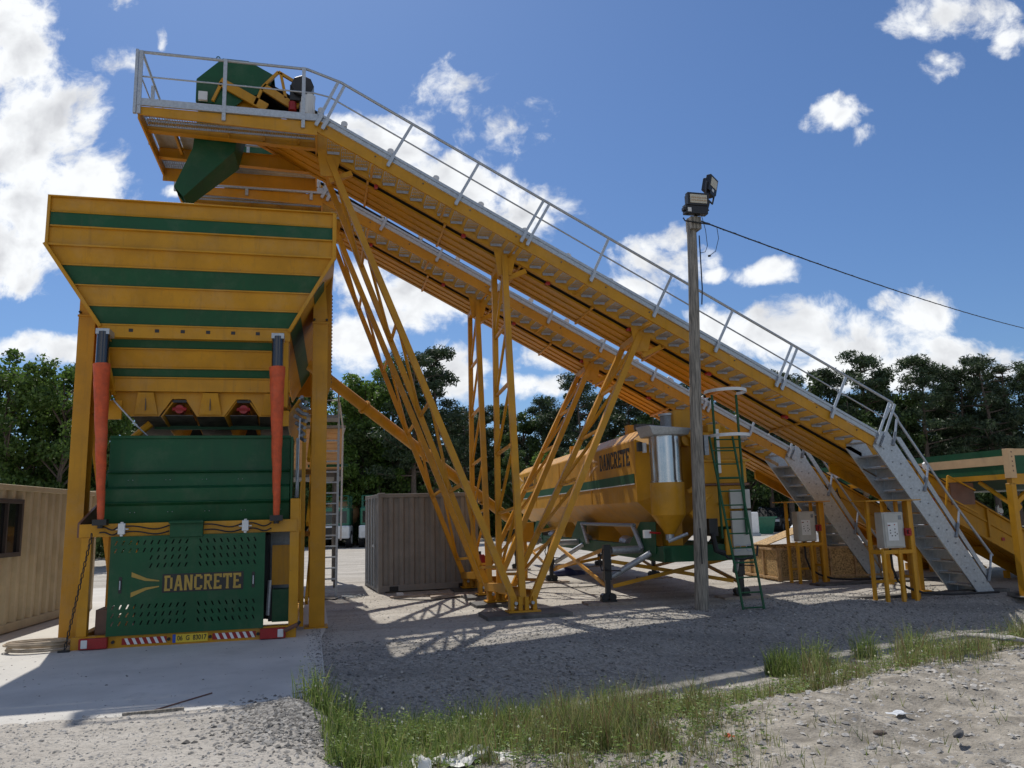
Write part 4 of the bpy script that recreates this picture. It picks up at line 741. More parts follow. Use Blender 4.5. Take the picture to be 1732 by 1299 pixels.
    for s, x0, x1 in ((1, -2.9, -2.66), (1, -2.57, -2.0), (1, -1.54, -1.02), (1, -.93, -.62)):
        for z in (1.64, 1.56): mb.tube([(x0+(x1-x0)*t, 12.19, z-.035*math.sin(t*3.14)*(1 if z > 1.6 else .6)+.02*math.sin(t*6.3)) for t in np.linspace(0, 1, 12)], .011, 6, 'rubber')
    part(th, 'air_hose', mb, smooth=True)
    # perforated guard panel
    mb = MB(); Z0, Z1 = .165, 1.5; X0, X1 = -2.75, -.70; xc = -1.66; pd0, pd1 = 12.19, 12.2
    rows = [(1.41, 0), (1.305, 0), (1.20, 1), (1.09, 1), (.545, 0), (.435, 0), (.325, 0)]
    rows = sorted(rows); zc = Z0; hh = .029; wv = .020; sl_ = .026
    def cellq(x0b, x0t, x1b, x1t, za, zb): mb.hexa([(x0b, pd0, za), (x1b, pd0, za), (x1b, pd1, za), (x0b, pd1, za), (x0t, pd0, zb), (x1t, pd0, zb), (x1t, pd1, zb), (x0t, pd1, zb)], G)
    for z, kind in rows:
        mb.box(X0, X1, pd0, pd1, zc, z-hh, G); xs = []
        x = X0+.07
        while x < X1-.06:
            s = sl_ if x < xc-.05 else (-sl_ if x > xc+.03 else 0)
            if not (kind and x < -2.22) and not (s == 0): xs.append((x, s))
            x += .092
        pb = pt = X0
        for x, s in xs: cellq(pb, pt, x-wv/2-s/2, x-wv/2+s/2, z-hh, z+hh); pb, pt = x+wv/2-s/2, x+wv/2+s/2
        cellq(pb, pt, X1, X1, z-hh, z+hh); zc = z+hh
    mb.box(X0, X1, pd0, pd1, zc, Z1, G); gp = part(th, 'guard_panel', mb)
    mb = MB(); mb.box(-2.06, -.985, 12.183, 12.19, .715, .965, 'black_paint'); lettering(mb, 'DANCRETE', -2.04, -1.0, .735, .945, lambda x, z, e: (x, 12.183-e, z), 'logo_yellow'); part(th, 'logo_plate', mb, parent=gp)
    mb = MB()
    for s in (1, -1):
        c = .84; P = [(-2.46, c+s*.17), (-2.46, c+s*.105), (-2.28, c+s*.045), (-2.10, c+s*.03), (-2.10, c+s*.045), (-2.26, c+s*.078)]; mb.prism(P, 12.184, 12.189, 'd', 'logo_yellow')
    part(th, 'logo_wings', mb, parent=gp)
    for x in (-2.60, -.85): 
        mb = MB(); mb.box(x-.02, x+.02, 12.184, 12.189, .73, .95, 'black_paint'); mb.tube([(x, 12.17, .78), (x, 12.17, .90)], .009, 6, 'galvanised'); part(th, 'panel_handle', mb, parent=gp)
    # bumper fittings
    for x0, x1, inv in ((-3.07, -2.72, 0), (-.74, -.39, 1)):
        mb = MB(); mb.box(x0, x1, 12.14, 12.23, .015, .155, 'red_plastic'); xa = (x0+.03 if not inv else x1-.11); mb.box(xa, xa+.08, 12.13, 12.142, .03, .14, 'white_plastic'); part(th, 'tail_light', mb, bevel=.008)
    for x0, x1, s in ((-2.55, -1.98, 1), (-1.38, -.80, 1)):
        mb = MB(); mb.box(x0, x1, 12.222, 12.23, .04, .125, 'red_plastic'); x = x0+.02
        while x < x1-.07: mb.prism([(x+.05, .041), (x+.09, .041), (x+.05, .124), (x+.01, .124)], 12.218, 12.2225, 'd', 'reflector_white'); x += .092
        part(th, 'reflective_strip', mb)
    mb = MB(); mb.box(-1.90, -1.44, 12.215, 12.23, .03, .14, 'plate_yellow'); mb.box(-1.90, -1.86, 12.212, 12.216, .03, .14, 'plate_blue'); lp = part(th, 'licence_plate', mb)
    me = text_mesh('06  G  83017', .115, .002, .0015); me.materials.append(MATS['black_paint']); o = bpy.data.objects.new('plate_text', me); COL.objects.link(o); o.parent = lp
    o.location = Vector((-1.65, 12.2125, .085))-Vector(th['base'][:]); o.rotation_euler = (R(90), 0, 0); o.scale = (.62, .8, 1)
    for x in (-2.66, -1.95, -1.41, -.77):
        mb = MB(); mb.tube([(x, 12.20, .085), (x, 12.235, .085)], .022, 10, 'black_paint'); part(th, 'bumper_plug', mb)
    mb = MB(); mb.tube([(-.40, 12.12, .12), (-.22, 12.08, .2)], .03, 8, 'brown_steel'); mb.tube([(-.22, 12.08, .2), (-.19, 12.08, .24)], .02, 8, 'black_paint'); part(th, 'coupling', mb)
    mb = MB()
    for k in range(22):
        t = k/21; x = -2.98-.26*t; z = 1.52-1.58*t; mb.tube([(x+(.014 if k % 2 else .005)*math.cos(q), 12.12+(.002 if k % 2 else .014)*math.cos(q), z+.040*math.sin(q)) for q in np.linspace(0, 5.5, 7)], .007, 4, 'black_paint', closed=True)
    mb.box(-3.30, -3.16, 12.08, 12.14, .0, .03, 'black_paint'); part(th, 'chain', mb)
    # posts: I-sections
    for a in (-3.47, .04):
        mb = MB(); mb.box(a-.12, a+.12, 13.12, 13.14, .02, 4.85); mb.box(a-.12, a+.12, 13.38, 13.40, .02, 4.85); mb.box(a-.01, a+.01, 13.14, 13.38, .02, 4.85); mb.box(a-.19, a+.17, 13.04, 13.48, 0, .02); mb.box(a-.13, a+.13, 13.10, 13.42, 4.85, 4.88)
        s = -1 if a < -1 else 1; mb.prism([(a-.12, 4.88), (a+.12, 4.88), (a+.12-.05*s, 5.6), (a+.15*s, 5.7), (a-.12, 5.3)], 13.14, 13.38)
        for q in (-.1, .1): mb.tube([(a+q, 13.09, 4.92), (a+q, 13.15, 4.92)], .02, 6, 'black_paint')
        part(th, 'post', mb, bevel=.003)
    for a in (-3.40, -.02):
        mb = MB(); mb.box(a-.12, a+.12, 18.4, 18.6, .02, 5.6); part(th, 'post', mb); mb = MB(); mb.beam((a, 13.4, 3.4), (a, 15.6, .3), .10, .08); mb.box(a-.05, a+.05, 13.4, 18.4, 4.3, 4.5); part(th, 'brace', mb)
    mb = MB(); a = .12
    for z0, z1 in ((2.6, 3.4), (1.6, 2.4), (.4, 1.4)): mb.beam((-.12, 13.0, z0), (-.05, 13.7, z1), .04, .10); mb.box(-.2, -.02, 13.5, 13.6, z1, z1+.08)
    mb.box(-.22, -.16, 13.0, 13.08, .05, 3.4); part(th, 'side_bracket', mb)
    # timber-brown skirts under the chassis at the left
    mb = MB(); mb.prism([(12.4, .02), (13.6, .02), (13.6, .5)], -3.0, -2.97, 'a', 'brown_steel'); mb.box(-2.95, -2.75, 12.45, 12.9, .05, .5, 'brown_steel'); part(th, 'wheel_cover', mb)
    return th
hop = make_hopper()
# ------------------------------------------------------------------ utility pole with floodlights
def make_pole():
    th = thing('utility_pole', 'weathered grey wooden utility pole with two floodlights on top', 'utility pole', (6.37, 12.7, 0))
    mb = MB(); n = 26; pts = [(6.37+.28*t+.012*math.sin(t*9), 12.7+.01*math.sin(t*7), -.1+7.05*t) for t in np.linspace(0, 1, n)]
    mb.tube(pts, [.122-.036*t for t in np.linspace(0, 1, n)], 20, 'weathered_wood'); part(th, 'pole', mb, smooth=True)
    mb = MB(); mb.box(6.58, 6.78, 12.56, 12.78, 6.72, 6.95, 'weathered_wood'); mb.tube([(6.42, 12.55, 6.90), (6.44, 12.53, 6.84), (6.94, 12.53, 6.80)], .014, 6, 'black_paint'); mb.beam((6.68, 12.6, 6.97), (6.98, 12.65, 7.13), .05, .05, 'black_paint'); part(th, 'crossarm', mb)
    mb = MB(); mb.box(6.44, 6.88, 12.46, 12.60, 6.97, 7.14, 'black_paint'); mb.box(6.48, 6.90, 12.44, 12.54, 7.12, 7.36, 'black_paint'); mb.box(6.40, 6.46, 12.46, 12.56, 7.02, 7.08, 'black_paint')
    for k in range(9): mb.box(6.5+k*.043, 6.508+k*.043, 12.54, 12.61, 7.13, 7.34, 'black_paint')
    fl = part(th, 'floodlight', mb, bevel=.01)
    mb = MB(); mb.box(6.525, 6.855, 12.432, 12.44, 7.16, 7.32, 'led_face')
    for i in range(9):
        for j in range(2): mb.box(6.55+i*.034, 6.568+i*.034, 12.428, 12.432, 7.195+j*.05, 7.22+j*.05, 'truck_tan')
    part(th, 'lens', mb, parent=fl); mb = MB(); mb.box(6.475, 6.545, 12.452, 12.46, 6.995, 7.07, 'white_plastic'); part(th, 'sensor', mb, parent=fl)
    mb = MB(); c = Vector((7.09, 12.66, 7.62)); ax = Vector((.25, .05, .97)).normalized(); fr = Vector((.50, -.84, -.2)); fr = (fr-ax*fr.dot(ax)).normalized(); sd_ = ax.cross(fr)
    def bx(cu, w, h_, d_, m, mbx): mbx.hexa([cu+sd_*sx*w+ax*sz*h_+fr*sy*d_ for sz in (-1, 1) for sx, sy in ((-1, -1), (1, -1), (1, 1), (-1, 1))], m)
    bx(c, .14, .165, .05, 'black_paint', mb); bx(c-fr*.09, .11, .13, .045, 'black_paint', mb); bx(c-ax*.19, .08, .04, .06, 'black_paint', mb)
    for s in (-1, 1): mb.beam(c+sd_*.16*s, c+sd_*.13*s-ax*.32, .03, .03, 'black_paint')
    mb.beam(c+sd_*.14-ax*.32, c-sd_*.14-ax*.32, .03, .03, 'black_paint'); mb.beam(c-ax*.32, Vector((6.95, 12.65, 7.12)), .05, .05, 'black_paint'); f2 = part(th, 'floodlight', mb, bevel=.008)
    mb = MB(); bx(c+fr*.053+ax*.03, .105, .085, .004, 'led_face', mb); part(th, 'lens', mb, parent=f2); mb = MB(); bx(c+fr*.053-ax*.12, .03, .025, .004, 'white_plastic', mb); part(th, 'sensor', mb, parent=f2)
    mb = MB(); mb.tube([(6.80, 12.58, 7.0), (6.86, 12.57, 6.7), (6.87, 12.56, 6.4), (6.82, 12.56, 6.28), (6.72, 12.58, 6.26)], .006, 5, 'rubber'); mb.tube([(7.08, 12.55, 6.77), (7.10, 12.55, 6.55), (7.02, 12.55, 6.3), (6.88, 12.55, 6.2)], .006, 5, 'rubber'); mb.tube([(6.87, 12.55, 6.2), (6.91, 12.55, 6.21)], .02, 6, 'rubber')
    mb.tube([(6.74, 12.6, 6.6), (6.73, 12.6, 5.6), (6.70, 12.6, 5.3)], .012, 5, 'rubber'); mb.box(6.36, 6.38, 12.575, 12.585, .75, 1.35, 'black_paint'); part(th, 'wiring', mb)
    mb = MB(); mb.box(6.60, 6.68, 12.66, 12.72, 2.6, 2.95, 'galv_dark'); part(th, 'conduit_box', mb)
    return th
make_pole()
def cable():
    p0 = Vector(toW((6.80, 12.6, 6.88), ANG)); p1 = Vector((24.0, 34.2, 8.85)); mb = MB(); n = 60
    pts = []
    for k in range(n+1):
        t = k/n; p = p0.lerp(p1, t); p.z -= 4*.22*t*(1-t); pts.append(p)
    mb.tube(pts, .013, 6, 'rubber')
    for k in range(0, 150):
        t = k/150; p = p0.lerp(p1, t); p.z -= 4*.22*t*(1-t); q = k*1.3; mb.tube([p+Vector((0, .014*math.cos(q), .014*math.sin(q))), p+(p1-p0)*.0035+Vector((0, .014*math.cos(q+1), .014*math.sin(q+1)))], .008, 4, 'rubber')
    single('overhead_cable', mb, 'black overhead cable running from the utility pole to the right', 'cable', tuple(p0), ang=0)
cable()
# ------------------------------------------------------------------ cement silo on trailer frame
def make_silo():
    SA = R(9.7); th = thing('cement_silo', 'long low yellow horizontal cement silo on a green trailer frame with black jacks', 'silo', (5.5, 16, 0), ang=SA)
    u0, u1, v0, v1 = 4.75, 6.85, 14.3, 27.2; Y = 'yellow_paint'; G = 'green_paint'
    prof = [(u0, 1.83), (u0, 3.0), (u0+.28, 3.22), (u1-.28, 3.22), (u1, 3.0), (u1, 1.83), (u1-.45, 1.42), (u0+.45, 1.42)]
    mb = MB(); n = len(prof); ring = lambda f, v: [(5.8+(x-5.8)*f, v, 2.3+(z-2.3)*f) for x, z in prof]
    rs = [ring(.80, v0-.28), ring(1, v0), ring(1, v1), ring(.8, v1+.3)]; vs = sum(rs, [])
    mb.poly(vs, [list(range(n))]+[[3*n+j for j in range(n)][::-1]]+[(k*n+j, k*n+(j+1) % n, (k+1)*n+(j+1) % n, (k+1)*n+j) for k in range(3) for j in range(n)])
    tank = part(th, 'tank', mb, bevel=.02)
    for v in (17.5, 20.7, 23.9): mb = MB(); mb.box(u0-.012, u0, v-.012, v+.012, 1.85, 2.98); part(th, 'weld_seam', mb, parent=tank)
    for v in (15.6, 18.8, 22.0, 25.0): mb = MB(); mb.box(5.5, 6.1, v-.3, v+.3, 3.22, 3.36); part(th, 'hatch', mb, parent=tank)
    for v in (16.0, 21.0): mb = MB(); mb.box(u0+.4, u0+.55, v-.1, v+.1, 3.22, 3.45); part(th, 'lifting_lug', mb, parent=tank)
    mb = MB(); mb.box(u0-.012, u0, v0+.1, v1-.1, 2.16, 2.18, 'white_paint'); mb.box(u0-.012, u0, v0+.1, v1-.1, 2.18, 2.36, G); part(th, 'stripe', mb, parent=tank)
    mb = MB(); lettering(mb, 'DANCRETE', 0, 2.15, 2.53, 2.87, lambda x, z, e: (u0-e, 16.75-x, z), 'black_paint')
    for q_, vb in enumerate((16.9, 26.05)):
        if q_: mb = MB(); lettering(mb, 'DANCRETE', 0, 2.15, 2.53, 2.87, lambda x, z, e: (u0-e, 25.9-x, z), 'black_paint')
        for s in (1, -1):
            P = [(vb, 2.71+s*.03), (vb+.35, 2.71+s*.06), (vb+.75, 2.71+s*.17), (vb+.75, 2.71+s*.24), (vb+.3, 2.71+s*.10), (vb, 2.71+s*.05)]; mb.prism(P, u0-.006, u0-.001, 'a', 'tan_siding')
        part(th, 'lettering', mb, parent=tank)
    # hopper outlets
    for v in (16.4, 20.0, 23.6):
        mb = MB(); mb.hexa([(5.5, v-.25, .75), (6.1, v-.25, .75), (6.1, v+.25, .75), (5.5, v+.25, .75), (5.2, v-1.3, 1.42), (6.4, v-1.3, 1.42), (6.4, v+1.3, 1.42), (5.2, v+1.3, 1.42)]); part(th, 'outlet_cone', mb)
        mb = MB(); mb.tube([(5.2, v+.2, 1.02), (5.2, v-.2, .98)], .15, 14, 'galvanised'); part(th, 'vibrator', mb, smooth=True)
    # green frame
    mb = MB(); mb.box(4.95, 5.10, 13.6, v1, .76, 1.02, G); mb.box(6.5, 6.65, 13.6, v1, .76, 1.02, G)
    for v in (14.0, 15.3, 18.4, 19.6, 22.4, 25.0): mb.box(5.1, 6.5, v, v+.12, .8, .95, G)
    for v in (14.0, 18.9, 24.2): mb.prism([(v-.05, .9), (v+1.7, .9), (v+.75, 1.46), (v-.1, 1.46)], 4.93, 4.945, 'a', G); mb.prism([(v-.05, .9), (v+1.7, .9), (v+.75, 1.46), (v-.1, 1.46)], 6.6, 6.63, 'a', G)
    mb.box(4.96, 6.6, 13.6, 13.75, .76, 1.04, G); part(th, 'trailer_frame', mb, bevel=.005)
    mb = MB(); mb.tube([(4.86, 14.9, 1.40), (4.86, 19.0, 1.40)], .035, 10, 'galv_dark'); mb.tube([(4.86, 15.0, 1.40), (4.90, 14.6, .95)], .045, 10, 'galvanised'); mb.tube([(4.86, 18.9, 1.40), (4.90, 18.6, .95)], .045, 10, 'galvanised'); part(th, 'air_pipe', mb, smooth=True)
    for v in (14.62, 19.55, 24.6):
        for u, s in ((4.2, 1), (6.83, -1)):
            mb = MB(); mb.box(u-.065, u+.065, v-.065, v+.065, .42, 1.06, 'black_paint'); mb.box(u-.045, u+.045, v-.045, v+.045, .12, .45, 'black_paint')
            for k in range(9): mb.box(u+.065, u+.078, v-.05, v+.05, .46+k*.06, .49+k*.06, 'galv_dark')
            mb.box(u-.13, u+.13, v-.12, v+.12, .03, .06, 'black_paint')
            for a_ in (-.075, .075): mb.tube([(u+a_, v-.07, .11), (u+a_, v+.07, .11)], .07, 10, 'black_paint')
            mb.tube([(u-.02, v-.1, .62), (u-.14, v-.14, .60), (u-.17, v-.1, .75), (u-.08, v-.06, .98)], .012, 6, 'rubber'); mb.tube([(u-.05, v-.08, .60), (u+.22, v-.16, .585)], .012, 6, 'black_paint')
            j = part(th, 'jack', mb)
            mb = MB(); mb.tube([(u+.1*s, v, .95), (5.0 if s > 0 else 6.6, v+.1, .95)], .07, 12, 'galvanised'); mb.tube([(u+.1*s, v, .48), (4.95 if s > 0 else 6.65, v-.35, .9)], .055, 12, 'galvanised'); part(th, 'outrigger', mb, parent=j, smooth=True)
    mb = MB()
    for u in (4.22, 6.82):
        mb.beam((u, 14.7, .28), (u, 19.5, 1.0), .03, .07); mb.beam((u+.04, 14.7, 1.0), (u+.04, 19.5, .30), .03, .07); mb.beam((u, 19.6, .28), (u, 24.5, 1.0), .03, .07); mb.beam((u+.04, 19.6, 1.0), (u+.04, 24.5, .30), .03, .07)
    mb.beam((4.3, 14.62, .3), (6.7, 14.62, .75), .03, .07); mb.beam((4.3, 14.66, .75), (6.7, 14.66, .3), .03, .07); mb.beam((4.3, 19.55, .35), (6.7, 19.55, .75), .03, .07); part(th, 'cross_brace', mb)
    # dust collector at the near end
    c = (5.14, 13.75); mb = MB(); mb.tube([(c[0], c[1], 2.17), (c[0], c[1], 2.99)], .285, 32, 'stainless'); mb.tube([(c[0], c[1], 2.155), (c[0], c[1], 2.185)], .30, 32, 'stainless'); dc = part(th, 'dust_collector', mb, smooth=True)
    mb = MB(); mb.tube([(c[0], c[1], 2.155), (c[0], c[1], 1.58)], .305, 32, 'yellow_paint'); mb.tube([(c[0], c[1], 1.58), (c[0], c[1], 1.22)], [.305, .07], 32, 'yellow_paint'); mb.box(c[0]-.0, c[0]+.28, c[1]+.1, c[1]+.4, .95, 1.5); part(th, 'collector_cone', mb, parent=dc, smooth=True)
    mb = MB(); mb.hexa([(4.80, 13.4, 2.99), (5.46, 13.4, 2.99), (5.46, 14.1, 2.99), (4.80, 14.1, 2.99), (4.72, 13.35, 3.16), (5.5, 13.35, 3.10), (5.5, 14.12, 3.14), (4.72, 14.12, 3.2)], 'galvanised'); part(th, 'weather_cover', mb, parent=dc, bevel=.01)
    mb = MB(); mb.tube([(5.12, 13.7, 1.24), (5.12, 13.7, 1.14)], .075, 10, 'galvanised'); mb.tube([(5.05, 13.6, 1.12), (5.38, 13.5, 1.25)], .03, 8, 'galvanised'); part(th, 'valve', mb, parent=dc, smooth=True)
    mb = MB(); mb.tube([(5.42, 14.2, 3.18), (5.42, 14.2, 3.42)], .17, 18, 'galv_dark'); mb.tube([(5.42, 14.2, 3.42), (5.42, 14.2, 3.46)], .2, 18, 'galvanised'); mb.box(4.85, 5.2, 14.4, 14.6, 3.2, 3.3, 'steel_plate'); part(th, 'roof_vent', mb, smooth=True)
    mb = MB(); mb.tube([(5.5, 13.85, 3.02), (5.60, 13.8, 3.05), (5.68, 13.75, 2.95), (5.70, 13.75, 2.2), (5.66, 13.75, 2.05), (5.55, 13.8, 1.98)], .055, 10, 'yellow_paint'); mb.tube([(5.5, 13.6, 1.55), (5.95, 13.7, 1.95)], .06, 10, 'yellow_paint'); part(th, 'air_duct', mb, smooth=True)
    mb = MB(); mb.box(4.72, 4.80, 14.0, 14.1, 2.75, 2.92, 'black_paint'); mb.box(4.80, 4.86, 13.95, 14.02, 2.72, 2.9, 'white_plastic'); part(th, 'sensor', mb); mb = MB(); mb.box(4.72, 4.84, 13.9, 14.0, 1.18, 1.32, 'white_plastic'); mb.tube([(4.8, 13.85, 1.28), (5.0, 13.85, 1.26)], .02, 6, 'red_plastic'); part(th, 'junction_box', mb)
    # near end housing
    mb = MB(); mb.box(5.78, 6.62, 13.62, 14.2, 2.12, 2.52); mb.box(5.85, 6.55, 13.66, 14.2, 2.55, 3.05); mb.box(5.80, 6.5, 13.64, 14.2, 1.35, 2.08); mb.box(5.75, 6.70, 13.58, 14.2, 2.50, 2.55); mb.box(5.95, 6.2, 13.66, 14.0, 3.05, 3.2); mb.box(5.76, 6.66, 13.6, 14.1, 2.08, 2.12, 'brown_steel')
    mb.tube([(5.62, 13.8, 2.95), (5.62, 14.1, 2.95)], .14, 12, 'yellow_paint'); mb.box(5.4, 5.8, 13.9, 14.2, 3.1, 3.5); mb.box(6.1, 6.5, 13.55, 13.62, .85, 1.3); part(th, 'end_housing', mb, bevel=.01)
    mb = MB(); mb.box(6.05, 6.11, 13.55, 13.61, 2.3, 3.1, 'white_plastic'); mb.box(6.22, 6.60, 13.5, 13.56, 1.66, 2.0, 'grey_cabinet'); mb.box(6.22, 6.60, 13.5, 13.56, 1.0, 1.62, 'grey_cabinet'); mb.box(6.22, 6.60, 13.5, 13.56, .84, .97, 'grey_cabinet'); part(th, 'control_panel', mb, bevel=.005)
    mb = MB()
    for u in (6.2, 6.42):
        mb.tube([(u+.06*math.cos(t), 13.3, .98+.06*math.sin(t)) for t in np.linspace(0, 6.0, 14)], .008, 6, 'galvanised', closed=True)
        mb.box(u-.06, u+.06, 13.292, 13.308, .974, .986, 'galvanised')
    mb.tube([(5.9, 13.3, .95), (6.0, 13.3, .82), (6.3, 13.3, .78), (6.55, 13.3, .85), (6.62, 13.4, 1.0)], .02, 6, 'rubber'); mb.tube([(5.75, 13.3, 1.25), (5.8, 13.3, .95), (5.95, 13.3, .9)], .05, 8, 'rubber'); mb.box(5.7, 5.86, 13.3, 13.45, 1.2, 1.5, 'black_paint'); part(th, 'hand_wheel', mb, smooth=True)
    # ladder
    mb = MB(); l0, l1, r0, r1 = Vector((5.97, 12.76, 0)), Vector((5.86, 13.42, 2.95)), Vector((6.34, 12.76, 0)), Vector((6.32, 13.45, 2.95))
    mb.tube([l0, l1], .022, 8, G); mb.tube([r0, r1], .022, 8, G)
    for k in range(12): t = .01+k*.082; mb.tube([l0.lerp(l1, t), r0.lerp(r1, t)], .014, 6, G)
    for u in (6.0, 6.47): mb.tube([(u, 13.46, 1.15 if u < 6.2 else 1.2), (u, 13.50, 3.72)], .024, 8, G)
    for z in (2.75, 2.9, 3.0 if 0 else 2.2): mb.tube([(6.0, 13.48, z), (6.47, 13.48, z)], .014, 6, G)
    for z in (2.85, 1.75): mb.tube([(6.0, 13.48, z), (6.2, 14.0, z)], .02, 6, G)
    ld = part(th, 'ladder', mb, smooth=True)
    for z, m in ((3.74, 'white_plastic'), (2.93, 'white_plastic')):
        mb = MB(); pts = [(6.24+.37*math.cos(t), 13.46+.42*math.sin(t), z) for t in np.linspace(R(150), R(390), 18)]
        for i in range(len(pts)-1):
            a, b = Vector(pts[i]), Vector(pts[i+1]); mb.poly([a, b, b+Vector((0, 0, .055)), a+Vector((0, 0, .055)), a+Vector((.006, .006, 0)), b+Vector((.006, .006, 0)), b+Vector((.006, .006, .055)), a+Vector((.006, .006, .055))], [(0, 1, 2, 3), (7, 6, 5, 4), (0, 4, 5, 1), (3, 2, 6, 7)], m)
        part(th, 'safety_hoop', mb, parent=ld)
    # jack boards
    labs = {14.62: ('near', .9, .5), 19.55: ('middle', .8, .45), 24.6: ('far', .8, .45)}
    for v, (nm, w, l) in labs.items():
        for u, sd_ in ((4.2, 'left'), (6.83, 'right')):
            mb = MB(); mb.box(u-w/2, u+w/2, v-l/2, v+l/2, -.02, .03, 'plywood')
            single('jack_board', mb, f'flat board on the gravel under the {nm} {sd_} hand jack of the cement silo', 'board', (u, v, 0), ang=SA)
    return th
make_silo()
# screw conveyor
th = thing('screw_conveyor', 'round yellow tube screw conveyor slanting down from the hopper to the silo', 'screw conveyor', (3, 19, 0))
p0, p1 = Vector((-.5, 17.2, 5.2)), Vector((5.45, 20.7, 1.2)); mb = MB(); mb.tube([p0, p1], .125, 20, 'yellow_paint'); tb = part(th, 'tube', mb, smooth=True)
for f in (.26, .52, .78):
    c = p0.lerp(p1, f); mb = MB(); dr = (p1-p0).normalized(); mb.tube([c-dr*.025, c+dr*.025], .165, 18, 'yellow_paint'); 
    for s in (-1, 1): mb.tube([c+dr*.02*s, c+dr*.035*s], .155, 12, 'yellow_paint')
    part(th, 'flange', mb, parent=tb, smooth=True)
mb = MB(); mb.box(p1.x-.25, p1.x+.15, p1.y-.2, p1.y+.2, p1.z-.25, p1.z+.25); mb.tube([p1, p1+dr*.5], .12, 12, 'galv_dark'); mb.beam((5.4, 20.7, 0), (5.4, 20.7, 1.1), .08); part(th, 'drive', mb)
# ------------------------------------------------------------------ containers
def corr(mb, o, ex, nrm, L_, z0, z1, m, per=.28, dep=.05):
    # corrugated wall: o origin, ex unit along, nrm outward
    n = int(L_/per); w = L_/n; pts = []
    for k in range(n):
        x = k*w
        for f, e in ((0, 0), (.32, 0), (.5, -dep), (.82, -dep)): pts.append((x+f*w, e))
    pts.append((L_, 0)); V = []
    for x, e in pts:
        p = Vector(o)+Vector(ex)*x+Vector(nrm)*e; V += [(p.x, p.y, z0), (p.x, p.y, z1)]
    mb.poly(V, [(2*i, 2*i+2, 2*i+3, 2*i+1) for i in range(len(pts)-1)], m)
def make_container(name, label, base, ang, org, Wd, Ln, Ht, m, win=None, door=False):
    th = thing(name, label, 'container', base, ang=ang); x0, y0 = base[0], base[1]; x1, y1 = x0+Wd, y0+Ln; t = .09
    mb = MB()
    for x in (x0, x1-t):
        for y in (y0, y1-t): mb.box(x, x+t, y, y+t, 0, Ht, m)
    for z, h in ((.02, .14), (Ht-.1, .09)):
        mb.box(x0+t, x1-t, y0, y0+.06, z, z+h, m); mb.box(x0+t, x1-t, y1-.06, y1, z, z+h, m); mb.box(x0, x0+.06, y0+t, y1-t, z, z+h, m); mb.box(x1-.06, x1, y0+t, y1-t, z, z+h, m)
    for x in (x0-.004, x1-.156):
        for y in (y0-.004, y1-.156):
            for z in (-.005, Ht-.095): mb.box(x, x+.16, y, y+.16, z, z+.105, m)
    part(th, 'frame', mb, bevel=.006)
    mb = MB(); z0, z1 = .16, Ht-.1
    corr(mb, (x1-t, y0+.02, 0), (-1, 0, 0), (0, -1, 0), Wd-2*t, z0, z1, m, .22 if not win else .28); corr(mb, (x0+t, y1-.02, 0), (1, 0, 0), (0, 1, 0), Wd-2*t, z0, z1, m)
    if win:
        w0, w1, wz0, wz1 = win; corr(mb, (x1-.015, y0+t, 0), (0, 1, 0), (1, 0, 0), w0-y0-t, z0, z1, m); corr(mb, (x1-.015, w1, 0), (0, 1, 0), (1, 0, 0), y1-t-w1, z0, z1, m); corr(mb, (x1-.015, w0, 0), (0, 1, 0), (1, 0, 0), w1-w0, z0, wz0, m); corr(mb, (x1-.015, w0, 0), (0, 1, 0), (1, 0, 0), w1-w0, wz1, z1, m)
    else: corr(mb, (x1-.02, y0+t, 0), (0, 1, 0), (1, 0, 0), Ln-2*t, z0, z1, m)
    if not door: corr(mb, (x0+.02, y1-t, 0), (0, -1, 0), (-1, 0, 0), Ln-2*t, z0, z1, m)
    part(th, 'wall', mb)
    mb = MB(); mb.box(x0+.03, x1-.03, y0+.03, y1-.03, Ht-.04, Ht-.02, m); part(th, 'roof', mb)
    mb = MB(); mb.box(x0+.05, x1-.05, y0+.05, y1-.05, .06, .12, 'steel_plate'); part(th, 'floor', mb)
    if win:
        w0, w1, wz0, wz1 = win; mb = MB(); X = x1+.02
        for (a, b, c, d) in ((w0-.02, w1+.02, wz0-.02, wz0+.05), (w0-.02, w1+.02, wz1-.05, wz1+.02), (w0-.02, w0+.05, wz0+.05, wz1-.05), (w1-.05, w1+.02, wz0+.05, wz1-.05), ((w0+w1)/2-.02, (w0+w1)/2+.02, wz0+.05, wz1-.05)): mb.box(X-.08, X, a, b, c, d, 'dark_frame')
        wn = part(th, 'window', mb, bevel=.004); mb = MB(); mb.box(X-.06, X-.05, w0+.05, w1-.05, wz0+.05, wz1-.05, 'glass_dark'); part(th, 'pane', mb, parent=wn)
        mb = MB(); mb.box(x1-.02, x1+.003, 16.2, 16.36, .03, .13, 'black_paint'); mb.box(x1-.02, x1+.003, 13.1, 13.26, .03, .13, 'black_paint'); part(th, 'fork_pocket', mb)
    if door:
        mb = MB(); mb.box(x0+.01, x0+.04, y0+t+.01, y1-t-.01, .16, Ht-.1, m)
        dr = part(th, 'door', mb); mb = MB()
        for y in (y0+.5, y0+.9, y1-.9, y1-.5): mb.tube([(x0-.02, y, .1), (x0-.02, y, Ht-.08)], .018, 8, 'galvanised')
        mb.box(x0-.03, x0-.01, y0+.48, y0+.95, 1.0, 1.05, 'galvanised'); part(th, 'locking_bar', mb, parent=dr)
        mb = MB(); mb.box(x0+.25, x0+.45, y0-.006, y0+.02, .03, .13, 'black_paint'); mb.box(x1-.5, x1-.3, y0-.006, y0+.02, .03, .13, 'black_paint'); part(th, 'fork_pocket', mb)
    return th
